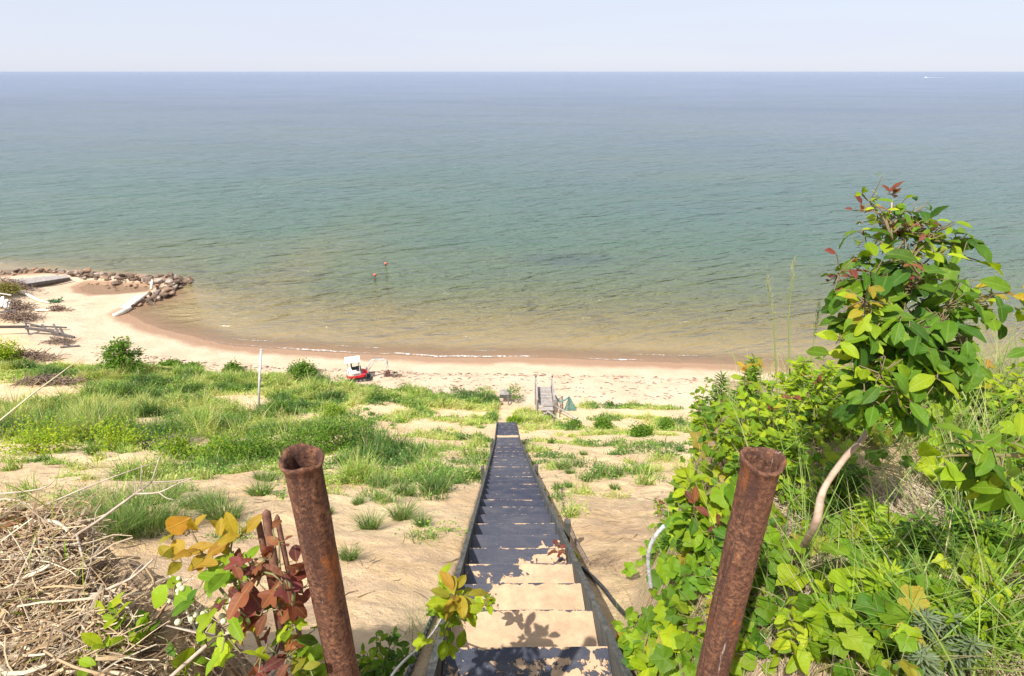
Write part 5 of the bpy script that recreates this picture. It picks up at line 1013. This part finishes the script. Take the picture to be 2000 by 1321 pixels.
for k, (u, v, r, nl, lb) in enumerate(vines):
    b_ = hit(u, v); g = np.random.default_rng(100 + k); e = empty('grape_vine', tuple(b_), lb, 'vine', 'grape vines sprawling over the right mound'); mb = MB(); ms = MB(); dd = math.hypot(b_[1], 26 - b_[2]); P = []
    for q in range(4):
        a = g.uniform(0, 6.28); c = b_[:2].copy(); pts = []
        for s_ in range(7):
            pts.append([c[0], c[1], float(H(c[0], c[1])) + g.uniform(.02, .10) * (s_ > 0)]); a += g.normal(0, .5); c = c + np.array([math.cos(a), math.sin(a)]) * r * .28
        pts = np.array(pts); ms.tube(pts - b_, np.linspace(.004, .002, 7), 5)
        for j in range(max(2, int(nl * .27))): f = g.uniform(0, 5.99); i = int(f); P.append(pts[i] * (1 - f + i) + pts[i + 1] * (f - i))
    P = np.array(P); m = len(P); P2 = P + np.column_stack([g.normal(0, .03, (m, 2)), g.uniform(.01, .17, m)])
    for j in range(m): ms.tube([P[j] - b_, P2[j] - b_], .0016, 4, cap=False)
    D = g.normal(0, 1, (m, 3)); D[:, 2] = D[:, 2] * .35 - .25; D[:, 1] -= .3
    add_leaves(mb, ['grape'], P2 - b_, D, up_rand(g, m, 1, .5, (-.1, -.55, 0)), g.choice([.045, .06, .075, .095, .11], m, p=[.25, .3, .25, .13, .07]) * g.uniform(.8, 1.15, m) * (1 + .12 * max(0, dd - 2)), pal(g, m, LIME + GREENS[:3] + DGREENS[:2] + ([(.38, .32, .05)] if k % 2 else []), .28), k)
    ms.build('stem', M_stem, e); mb.build('foliage', M_vine, e)
# ---- long grass
def long_grass(u, v, n_, h, label, seed, cols=None, tmin=.9, spread=.07, lean=.9, wd=.006, lz=0, name='long_grass'):
    n_ = int(n_ * 1.7); spread *= 1.25; b_ = hit(u, v, tmin=tmin); g = np.random.default_rng(seed); P = np.column_stack([g.normal(0, spread, (n_, 2)), np.zeros(n_)]); P[:, 2] = height(P[:, 0] + b_[0], P[:, 1] + b_[1]) - b_[2] - .02; mb = MB()
    blades(mb, P, h * g.uniform(.5, 1.1, n_), wd * g.uniform(.6, 1.2, n_), lean * g.uniform(.3, 1.3, n_), pal(g, n_, cols or [(.24, .38, .06), (.16, .30, .04), (.34, .44, .11), (.10, .22, .03), (.50, .42, .24)]), g, seg=7)
    o = mb.build(name, M_grass); o.location = tuple(b_); return tag(o, label, 'grass')
lg = [(1800, 870, 90, .6, 'dense grass above the bleached dry grass, right side'), (1720, 850, 70, .55, 'dense grass above the bleached dry grass, left side'), (1900, 900, 90, .55, 'dense grass right behind the hanging leaves'), (1830, 960, 50, .5, 'grass between bleached straw and hanging leaves'), (1560, 1120, 22, .5, 'arching blades between pipe and sapling foot'), (1470, 1150, 14, .45, 'arching blades crossing the right pipe shaft'), (1660, 1300, 24, .45, 'arching blades at the bottom edge, middle right'), (1800, 1300, 30, .5, 'arching blades beside the grey green herb'), (1340, 1000, 14, .4, 'thin blades over the left face of the mound'), (1960, 790, 120, .8, 'densest tall grass on the right skyline'), (1880, 780, 90, .75, 'tall grass on the skyline just right of the sapling crown'), (1430, 850, 40, .5, 'grass at the left end of the skyline'), (1350, 900, 20, .4, 'thin grass on the left face of the mound'), (1760, 1220, 30, .45, 'arching grass between two big vine leaves at right'), (1985, 800, 70, .7, 'tall green grass at the right end of the skyline'), (1900, 800, 80, .65, 'tall green grass behind the hanging branch, left part'), (1940, 830, 70, .7, 'tall grass between skyline and hanging branch'), (1830, 800, 60, .6, 'green grass on the skyline right of the sapling crown'), (1640, 1090, 26, .6, 'arching grass beside the sapling foot'), (1580, 1180, 24, .5, 'arching grass right of the right pipe shaft'), (1700, 1260, 26, .5, 'arching grass among large vine leaves at the bottom'), (1860, 1290, 40, .5, 'arching grass near the lower right corner'), (1960, 1180, 50, .55, 'arching grass at the right edge, lower part'), (1980, 1310, 30, .5, 'arching grass in the very corner at lower right'),
      (1900, 1080, 46, .55, 'arching grass in the right thicket below the branch'), (1500, 1000, 16, .6, 'few long blades crossing behind the right pipe'), (1545, 860, 26, .6, 'upright grass right of the goldenrod'), (1480, 850, 22, .45, 'grass around the orange topped plant'), (1600, 830, 40, .6, 'grass left of the sapling crown'), (1680, 800, 50, .5, 'grass under the sapling crown'), (1760, 790, 40, .5, 'grass behind the sapling crown'), (1280, 1270, 12, .35, 'few thin blades at the mound edge near the stairs'), (1400, 1100, 14, .5, 'thin arching blades left of the right pipe')]
for k, (u, v, n_, h, lb) in enumerate(lg): long_grass(u, v, n_, h, lb, 200 + k, tmin=1.6 if v < 900 else .9, spread=.16 if v < 900 else .06, wd=.0065)
# tall seed stalks against the lake
for k, (u, v, pts_, lb) in enumerate([(1520, 830, [(1512, 640), (1498, 545)], 'tall feathery grass stalk against the water, left of two'), (1545, 830, [(1540, 620), (1551, 510)], 'tall feathery grass stalk against the water, right of two'), (1590, 830, [(1585, 700), (1600, 590)], 'dark seed stalk left of the sapling crown')]):
    b_ = hit(u, v, tmin=2.0); dp = (b_ - np.array([0, 0, EYE])) @ np.array([0, math.cos(PITCH), -math.sin(PITCH)]); e = empty('grass_stalk', tuple(b_), lb, 'grass'); ms = MB(); T = [np.zeros(3)] + [PD(*q, dp) - b_ for q in pts_]; ms.tube(T, [.005, .004, .0015], 5); ms.build('stem', M_grass, e).data.attributes['tint'].data.foreach_set('color', np.tile([.25, .33, .08, 1.], len(e.children[0].data.vertices)).astype(np.float32))
    g = np.random.default_rng(k); mb = MB(); nn = 90; f = g.random(nn); P = T[1] * .3 * (1 - f[:, None]) + T[2] * (.7 * (1 - f[:, None]) + f[:, None]); P = T[1] + (T[2] - T[1]) * (.35 + .65 * f[:, None]); P += g.normal(0, .006, (nn, 3)); blades(mb, P, .05, .0035, .5, pal(g, nn, [(.34, .38, .2), (.42, .42, .3)] if k < 2 else [(.07, .12, .04)]), g, seg=2); mb.build('seed_head', M_grass, e)
# ---- dry straw hanging down the mound
STR = [(.60, .48, .34), (.46, .35, .23), (.70, .60, .46), (.30, .22, .14)]
def straw(u, v, n_, L, label, seed, spread=.14, dirv=(.25, -.5), tmin=.9, w_=.004, lift=.05, cols=STR):
    b_ = hit(u, v, tmin=tmin); g = np.random.default_rng(seed); mb = MB()
    for k in range(n_):
        c = b_[:2] + g.normal(0, spread, 2); d = np.array(dirv) + g.normal(0, .28, 2); d /= np.linalg.norm(d); l = L * g.uniform(.4, 1.2); f = np.linspace(0, 1, 5)[:, None]; xy = c + d * l * f + g.normal(0, .006, (5, 2)); z = height(xy[:, 0], xy[:, 1]) + lift * g.uniform(.1, 1) * (1 - f[:, 0] * .6) + .01
        mb.tube(np.column_stack([xy, z]) - b_, np.linspace(w_ * .5, w_ * .2, 5), 3, tint=pal(g, 1, cols)[0], cap=False)
    o = mb.build('dry_grass', M_straw); o.location = tuple(b_); return tag(o, label, 'dry grass')
straw(1740, 985, 420, .35, 'mat of bleached dry grass hanging right of the sapling trunk', 1, .16, (-.15, -.6), lift=.10)
straw(1660, 1010, 260, .3, 'mat of dry brown grass directly behind the sapling trunk', 2, .13, (-.3, -.5), lift=.08)
straw(1790, 1030, 260, .3, 'mat of dry grass under the hanging branch', 3, .14, (.1, -.6), lift=.08)
straw(1620, 800, 240, .35, 'pale dry grass on the skyline left of the sapling', 4, .25, (.3, -.3), 1.8, lift=.15)
straw(1740, 1120, 200, .25, 'dry grass litter below the bleached mat', 5, .15, (.1, -.5))
straw(1330, 1120, 160, .3, 'dry twigs and grass at the steep edge near the stairs', 6, .12, (-.5, -.3))
straw(1500, 1140, 160, .25, 'dry litter on the sand right of the right pipe', 7, .15, (-.2, -.5))
straw(1560, 1060, 200, .22, 'dry litter around the sapling foot', 8, .12, (-.4, -.4))
straw(1180, 1090, 160, .22, 'dry root litter on the sand right of the stairs', 9, .14, (-.4, -.3), 1.5, .003, .03, [(.28, .20, .15), (.4, .3, .22), (.18, .12, .09)])
for k, (u, v, n_, lb) in enumerate([(1860, 1060, 260, 'dry grass under the dark narrow leaved herbs'), (1920, 1150, 240, 'dry grass litter in the right thicket'), (1680, 1200, 220, 'dry grass litter below the sapling foot'), (1760, 1260, 240, 'dry grass litter among the large vine leaves'), (1880, 1230, 220, 'dry grass litter in the lower right thicket'), (1420, 1000, 200, 'dry stems among the leaves left of the right pipe'), (1360, 1190, 200, 'dry stems on the bank left of the right pipe'), (1560, 900, 220, 'dry stems between right pipe rim and sapling'), (1820, 820, 240, 'dry grass on the right part of the skyline'), (1950, 960, 200, 'dry grass at the right edge behind the branch'), (1320, 920, 160, 'dry stems on the left face of the mound'), (1600, 1150, 200, 'dry stems left of the bright vine below the sapling')]):
    straw(u, v, n_, .28, lb, 40 + k, .15, (rng.uniform(-.4, .4), -.5), w_=.0035, lift=.09)
for k, (u, v, h, lb) in enumerate([(1365, 880, .42, 'goldenrod on the left shoulder of the mound'), (1500, 960, .4, 'goldenrod hidden behind the right pipe'), (1610, 1000, .32, 'goldenrod left of the curved trunk'), (1690, 1110, .24, 'low goldenrod right of the sapling foot'), (1870, 1010, .3, 'goldenrod below the hanging leaves'), (1960, 1060, .32, 'goldenrod at the right edge'), (1690, 1260, .2, 'low goldenrod among the large vine leaves'), (1840, 1300, .22, 'low goldenrod near the lower right corner'), (1300, 1080, .28, 'goldenrod beside the white pipe'), (1420, 1240, .2, 'low goldenrod against the left of the pipe foot')]):
    herb(u, v, h, lb, 60 + k, [LIME, GREENS, DGREENS][k % 3], 130, .9, 3, .085)
# white pipe in the leaves
tube_thing('white_pipe', simple('peeling_white_paint', (.72, .74, .76), (.30, .31, .30), 60, .6, .5, .003), [PD(1297, 1028, 1.80), PD(1284, 1042, 1.82), PD(1270, 1068, 1.86), PD(1266, 1100, 1.92), PD(1272, 1150, 2.0)], .007, 'thin white pipe among leaves at the left edge of the mound', 'pipe', 8)
# ================================================================== left side, close
# heap of dead roots and straw
RT = [(.66, .53, .36), (.54, .40, .24), (.78, .68, .52), (.26, .17, .11), (.60, .42, .22), (.40, .27, .16)]
def tangle(u0, u1, v0, v1, n_, label, seed, L=.3, r=.0035, lift=.12, cols=RT, name='root_tangle'):
    g = np.random.default_rng(seed); U = g.uniform(u0, u1, n_); V = g.uniform(v0, v1, n_); P = hits(U, V); c0 = P.mean(0); mb = MB(); m = 7
    for k in range(n_):
        p = P[k]; 
        if p[1] > 2.3: continue
        a = g.uniform(0, 6.28); f = np.linspace(-.5, .5, m); l = L * g.uniform(.3, 1.3); bend = g.normal(0, .9); ang = a + bend * f; d = np.column_stack([np.cos(ang), np.sin(ang)]) * l / m; xy = p[:2] + np.cumsum(d, 0) - d.sum(0) / 2
        z = np.maximum(height(xy[:, 0], xy[:, 1]) + .004, p[2] - .05) * .5 + p[2] * .5 + g.uniform(.0, lift) + g.normal(0, .5) * f * l * .5; z = np.maximum(z, height(xy[:, 0], xy[:, 1]) + .003)
        rr = r * g.choice([.35, .6, 1.0, 1.5, 2.6], p=[.3, .3, .25, .11, .04]); mb.tube(np.column_stack([xy, z]) - c0, rr * (1 - .6 * np.abs(f)), 4, tint=pal(g, 1, cols)[0], cap=False)
    o = mb.build(name, M_straw); o.location = tuple(c0); return tag(o, label, 'dead roots')
tangle(-60, 165, 965, 1200, 1500, 'thick tangle of straw coloured dead roots at the left edge, upper heap', 1, .30, .0024, .12)
tangle(-60, 250, 1200, 1345, 850, 'thick tangle of dead roots in the lower left corner', 2, .28, .0028, .09)
tangle(150, 480, 1080, 1330, 170, 'sparse dead roots on dark earth right of the tangle', 3, .22, .0024, .03)
tangle(-40, 90, 1000, 1130, 260, 'orange brown dead leaves and fibres in the root heap', 4, .16, .006, .10, [(.42, .17, .06), (.5, .27, .10), (.36, .2, .1)], 'dead_leaf_heap')
tangle(420, 700, 1180, 1330, 150, 'fine dead roots around the foot of the left pipe', 5, .2, .0022, .02)
def limb(pxd, r0, r1): return dict(path=[PD(*q) for q in pxd], r=r0, r1=r1)
cluster_plant('bare_branch', PD(60, 1110, 1.85), [limb([(60, 1110, 1.85), (150, 1045, 1.8), (185, 1022, 1.8), (264, 965, 1.85), (296, 942, 1.9)], 0.00544, 0.00350), limb([(296, 942, 1.9), (303, 920, 1.9), (312, 892, 1.92)], 0.00272, 0.00140), limb([(264, 965, 1.85), (310, 962, 1.85), (345, 946, 1.85), (380, 932, 1.85)], 0.00340, 0.00140), limb([(310, 962, 1.85), (325, 973, 1.83), (339, 976, 1.82)], 0.00204, 0.00105), limb([(296, 942, 1.9), (340, 940, 1.92), (372, 934, 1.93)], 0.00272, 0.00140), limb([(264, 965, 1.85), (262, 930, 1.86)], 0.00204, 0.00105), limb([(274, 955, 1.86), (277, 907, 1.87)], 0.00204, 0.00105), limb([(185, 1022, 1.8), (188, 1000, 1.8), (198, 985, 1.8)], 0.00204, 0.00105), limb([(150, 1045, 1.8), (165, 1100, 1.75), (195, 1160, 1.7)], 0.00408, 0.00210)], 'pale bare forked branch reaching up over the sand at left', 'branch', M_twig, seed=5)
cluster_plant('bare_branch', PD(90, 1200, 1.65), [limb([(90, 1210, 1.65), (190, 1160, 1.62), (255, 1130, 1.6), (300, 1092, 1.6)], 0.00544, 0.00280), limb([(255, 1130, 1.6), (262, 1118, 1.6), (280, 1100, 1.62)], 0.00272, 0.00140), limb([(190, 1160, 1.62), (210, 1190, 1.6), (205, 1230, 1.58)], 0.00272, 0.00140)], 'shorter pale branch below the forked one at left', 'branch', M_twig, seed=6)
cluster_plant('exposed_root', PD(330, 1330, 1.5), [limb([(320, 1335, 1.5), (370, 1290, 1.5), (425, 1245, 1.5), (470, 1232, 1.48), (520, 1228, 1.46)], 0.00612, 0.00420), limb([(425, 1245, 1.5), (380, 1235, 1.5), (325, 1222, 1.52)], 0.00340, 0.00210)], 'pale curving root on the dark earth left of the left pipe', 'root', M_twig, seed=7)
cluster_plant('exposed_root', PD(180, 1195, 1.7), [limb([(180, 1195, 1.66), (240, 1210, 1.62), (330, 1225, 1.6), (420, 1240, 1.58)], 0.00408, 0.00280), limb([(60, 1000, 1.9), (150, 960, 1.9), (240, 925, 1.95), (300, 905, 2.0)], 0.00340, 0.00140), limb([(0, 965, 1.85), (80, 955, 1.88), (110, 935, 1.9)], 0.00340, 0.00140)], 'thin pale roots straying across the left heap', 'root', M_twig, seed=8)
# red and yellow leaved sassafras
bq = hit(520, 1318); ST_ = simple('brown_stub_bark', (.12, .05, .035), (.26, .13, .08), 30, .85, .5, .004)
q = lambda u, v, d: PD(u, v, d)
M3 = ['mitten', 'three', 'ovate', 'ovate']
cluster_plant('sassafras_plant', bq, [
    dict(path=[bq, q(500, 1240, 1.5), q(430, 1150, 1.5), q(390, 1070, 1.5), q(375, 1040, 1.5)], r=.006, leaves=[(q(340, 1040, 1.5), 4, .03, ['round', 'mitten'], .075, YELS, 0), (q(372, 1040, 1.5), 4, .02, ['ovate'], .07, YELS, -.6), (q(350, 1090, 1.48), 4, .04, ['ovate'], .09, YELS, .2), (q(340, 1140, 1.45), 3, .03, ['round'], .07, LIME, .2), (q(400, 1130, 1.45), 4, .04, M3, .09, GREENS, .2)]),
    dict(path=[q(470, 1180, 1.5), q(450, 1100, 1.48), q(455, 1050, 1.5)], r=.005, leaves=[(q(440, 1060, 1.5), 5, .03, ['ovate'], .085, YELS, -.5), (q(465, 1050, 1.5), 4, .03, ['ovate'], .08, YELS, -.4), (q(455, 1110, 1.46), 6, .05, M3, .09, GREENS, .1), (q(430, 1180, 1.4), 4, .04, ['round', 'mitten'], .10, GREENS, .3)]),
    dict(path=[bq, q(570, 1200, 1.45), q(548, 1120, 1.45), q(545, 1060, 1.47)], r=.006, leaves=[(q(540, 1060, 1.47), 5, .025, ['ovate'], .05, REDS, -.4), (q(520, 1095, 1.42), 5, .03, ['ovate', 'three'], .07, REDS, .2), (q(548, 1140, 1.38), 4, .03, ['three'], .10, REDS, .5), (q(500, 1150, 1.4), 5, .04, ['ovate', 'mitten'], .095, REDS, .3), (q(575, 1110, 1.45), 5, .04, ['ovate'], .07, REDS, .1), (q(545, 1190, 1.38), 5, .04, M3, .075, REDS, .5)]),
    dict(path=[bq, q(560, 1180, 1.45), q(500, 1110, 1.46), q(490, 1080, 1.46)], r=.004, leaves=[(q(495, 1120, 1.44), 8, .06, ['ovate', 'mitten'], .08, REDS, .2), (q(530, 1165, 1.42), 6, .06, ['ovate', 'three'], .09, REDS, .3), (q(465, 1140, 1.45), 6, .05, M3, .09, LIME, .1), (q(410, 1100, 1.5), 6, .05, ['ovate', 'mitten'], .085, YELS, .1), (q(590, 1150, 1.5), 6, .05, ['ovate'], .07, REDS, .2), (q(440, 1240, 1.42), 6, .06, ['ovate', 'mitten'], .09, LIME, .2), (q(600, 1290, 1.45), 6, .05, M3, .085, YELS, .3)]),
    dict(path=[bq, q(540, 1290, 1.5), q(520, 1260, 1.45)], r=.004, leaves=[(q(510, 1280, 1.42), 5, .04, M3, .09, REDS, .4), (q(560, 1285, 1.4), 5, .04, M3, .09, REDS, .5), (q(585, 1250, 1.45), 5, .04, M3, .08, GREENS, .3), (q(480, 1215, 1.42), 4, .04, M3, .085, YELS, .3), (q(570, 1215, 1.42), 4, .04, M3, .08, LIME, .2)])],
    'sassafras with red and yellow lobed leaves left of the left rusty pipe', 'plant', seed=31, lsc=.84)
for k, (a, c, r_, lb) in enumerate([((518, 1120, 1.52), (520, 1003, 1.52), .012, 'broken brown stub standing behind the red leaves, thickest'), ((508, 1100, 1.54), (505, 1022, 1.54), .009, 'broken dark stub left of the thickest one'), ((545, 1080, 1.54), (541, 1012, 1.54), .007, 'thin broken stub right of the thickest one')]):
    P0 = PD(*a); P1 = PD(*c); P0 = np.array([P0[0], P0[1], P1[2] - .45]); b = MB(); b.tube([P0 - P0, (P1 - P0) * .5 + np.array([.004, 0, 0]), P1 - P0, P1 - P0 + np.array([.002, 0, .012])], [r_, r_, r_ * .95, r_ * .3], 9, wob=.12); o = b.build('broken_stub', ST_, smooth=True); o.location = tuple(P0); tag(o, lb, 'stump')
# green leaves low in front
simple_plant('sassafras_plant', 760, 1325, .26, 'green leafy plant low between the left pipe and the stairs', n_=7, kinds=['ovate'], size=.075, pals=(DGREENS, GREENS), seed=41, spread=.16, per=6, tmin=1.2, lv=3)
simple_plant('sassafras_plant', 620, 1335, .2, 'bright green broad leaved plant at the foot of the left pipe', n_=4, kinds=['ovate', 'round'], size=.10, pals=(LIME,), seed=42, spread=.1, per=4, tmin=.9, lv=2)
bs = np.array([stair_x(2.5) - .53, 2.5, float(stair_line(2.5)) - .1])
cluster_plant('sassafras_plant', bs, [dict(path=[bs, q(868, 1240, 2.75), q(880, 1200, 2.62), q(888, 1165, 2.58)], r=.006, leaves=[(q(888, 1160, 2.55), 8, .03, ['ovate'], .13, YELS, -.2), (q(878, 1180, 2.6), 12, .06, ['ovate'], .15, LIME, .0), (q(895, 1175, 2.55), 8, .06, ['ovate'], .14, YELS, .1), (q(882, 1205, 2.6), 12, .06, ['ovate', 'ovate', 'three'], .13, GREENS, .4), (q(912, 1195, 2.55), 7, .05, ['ovate'], .12, LIME, .2), (q(868, 1240, 2.6), 8, .05, ['three', 'ovate'], .14, LIME, .9)])], 'yellow green sassafras sprouting against the left board of the stairs', 'plant', seed=43, lsc=.74)
bs = np.array([stair_x(2.9) - .36, 2.9, float(stair_line(2.9)) + .0]); tp = q(950, 1180, 3.35)
cluster_plant('sassafras_seedling', bs, [dict(path=[bs, (bs + tp) / 2, tp], r=.004, leaves=[(tp, 9, .02, ['ovate'], .09, LIME, .0), (tp, 3, .01, ['ovate'], .05, YELS, -.6)])], 'small yellow green seedling on a sandy tread at the left', 'plant', seed=44)
bs = np.array([stair_x(4.0) + .40, 3.9, float(stair_line(3.9)) - .05]); tp = bs + np.array([-.02, -.02, .14])
cluster_plant('sassafras_seedling', bs, [dict(path=[bs, (bs + tp) / 2, tp], r=.003, leaves=[(tp, 8, .03, ['ovate'], .085, REDS, .1)])], 'tiny dark red seedling on a sandy tread at the right', 'plant', seed=45)
bs = np.array([stair_x(4.2) + .60, 4.25, H(stair_x(4.2) + .6, 4.25)]); tp = bs + np.array([0, 0, .13])
cluster_plant('sassafras_seedling', bs, [dict(path=[bs, (bs + tp) / 2, tp], r=.003, leaves=[(tp, 11, .03, ['ovate'], .08, LIME, .1)])], 'small green seedling against the outside of the right board', 'plant', seed=46)
bs = hit(1185, 1290, tmin=2.4)
for k, (u, v, lb, c_) in enumerate([(255, 1240, 'bright green pointed seedling on dark earth at lower left', LIME), (300, 1260, 'green seedling right of the pointed one at lower left', GREENS), (215, 1318, 'broad bright leaves at the bottom edge at left', LIME), (400, 1310, 'small green seedling near the pale root', GREENS)]):
    simple_plant('seedling', u, v, .10, lb, n_=2, kinds=['ovate', 'round'], size=.075, pals=(c_,), seed=50 + k, spread=.04, per=3, lv=1)
# pale dried flower heads
for k, (u, v, d_) in enumerate([(360, 1160, 1.45), (455, 1195, 1.42), (385, 1205, 1.45)]):
    g = np.random.default_rng(k); c = PD(u, v, d_); e = empty('dried_flower', tuple(c - np.array([0, 0, .12])), 'cluster of pale dried buds ' + ['beside the yellow leaves', 'below the red leaves', 'on the earth below the yellow leaves'][k], 'plant'); b = MB()
    for j in range(12):
        p = g.normal(0, .018, 3) + np.array([0, 0, .12]); t = np.linspace(-1.4, 1.4, 6); r_ = g.uniform(.005, .009); b.tube([p + np.array([0, 0, r_ * math.sin(a)]) for a in t], [r_ * math.cos(a) for a in t], 7)
    b.build('bud', simple('pale_bud', (.62, .60, .42), (.50, .52, .30), 40, .7, .2), e, smooth=True); b = MB(); [b.tube([(0, 0, 0), (g.normal(0, .01), g.normal(0, .01), .115)], .0015, 4) for _ in range(4)]; b.build('stem', M_stem, e)
g = np.random.default_rng(77); k = 15000; x = np.concatenate([g.uniform(1.6, 9, k), g.uniform(-7, -2.0, k // 3)]); y = np.concatenate([g.uniform(-2.5, 5.5, k), g.uniform(-2, 1.6, k // 3)])
keep = fbm(x * 1.1, y * 1.1, 3) + .25 > g.uniform(-.2, .35, len(x)); x = x[keep]; y = y[keep]; keep = ~((y < .9) & (np.abs(x) < 1.6)); x = x[keep]; y = y[keep]
mb = MB(); blades(mb, np.column_stack([x, y, height(x, y) - .01]), g.uniform(.08, .42, len(x)), .005, g.uniform(.2, 1.2, len(x)), pal(g, len(x), [(.24, .38, .06), (.14, .28, .04), (.34, .44, .11), (.50, .42, .24)]), g, seg=3)
tag(mb.build('rim_grass', M_grass), kind='stuff')
# thin grass on the left rim
long_grass(215, 1060, 12, .42, 'thin upright green blades behind the bare branch', 301, spread=.10, wd=.007, lean=.5)
long_grass(150, 1040, 10, .40, 'few yellow green blades over the root heap', 302, [(.34, .34, .06), (.22, .30, .05)], spread=.09, wd=.007, lean=.5)
long_grass(120, 1200, 8, .22, 'short bright blades inside the root heap', 303, LIME, spread=.05, wd=.016, lean=.7)
long_grass(45, 1300, 7, .16, 'short bright blades in the lower left corner', 304, LIME, spread=.05, wd=.018, lean=.7)
long_grass(830, 1240, 60, .3, 'wispy green grass beside the rope left of the stairs', 305, [(.10, .22, .04), (.18, .3, .06)], tmin=2.2, spread=.09, wd=.004)
long_grass(1225, 1200, 16, .3, 'wispy grass right of the stairs beside the hose', 306, None, tmin=1.4, spread=.08, wd=.004)
b = MB(); A_ = PD(-60, 870, 1.9); B_ = PD(70, 765, 2.0); C2 = PD(165, 695, 2.1); b.tube([A_ - A_, B_ - A_, C2 - A_], [.0035, .003, .0012], 5, tint=(.62, .56, .34)); A2 = hit(-100, 1000) ; b.tube([A2 - A_, (A2 - A_) * .5, A_ - A_], .0035, 5, tint=(.62, .56, .34)); o = b.build('dry_stalk', M_straw); o.location = tuple(A_); tag(o, 'long dry yellow stalk leaning in from the left edge', 'stalk')
print('objects', len(bpy.data.objects), 'verts', sum(len(m.vertices) for m in bpy.data.meshes))
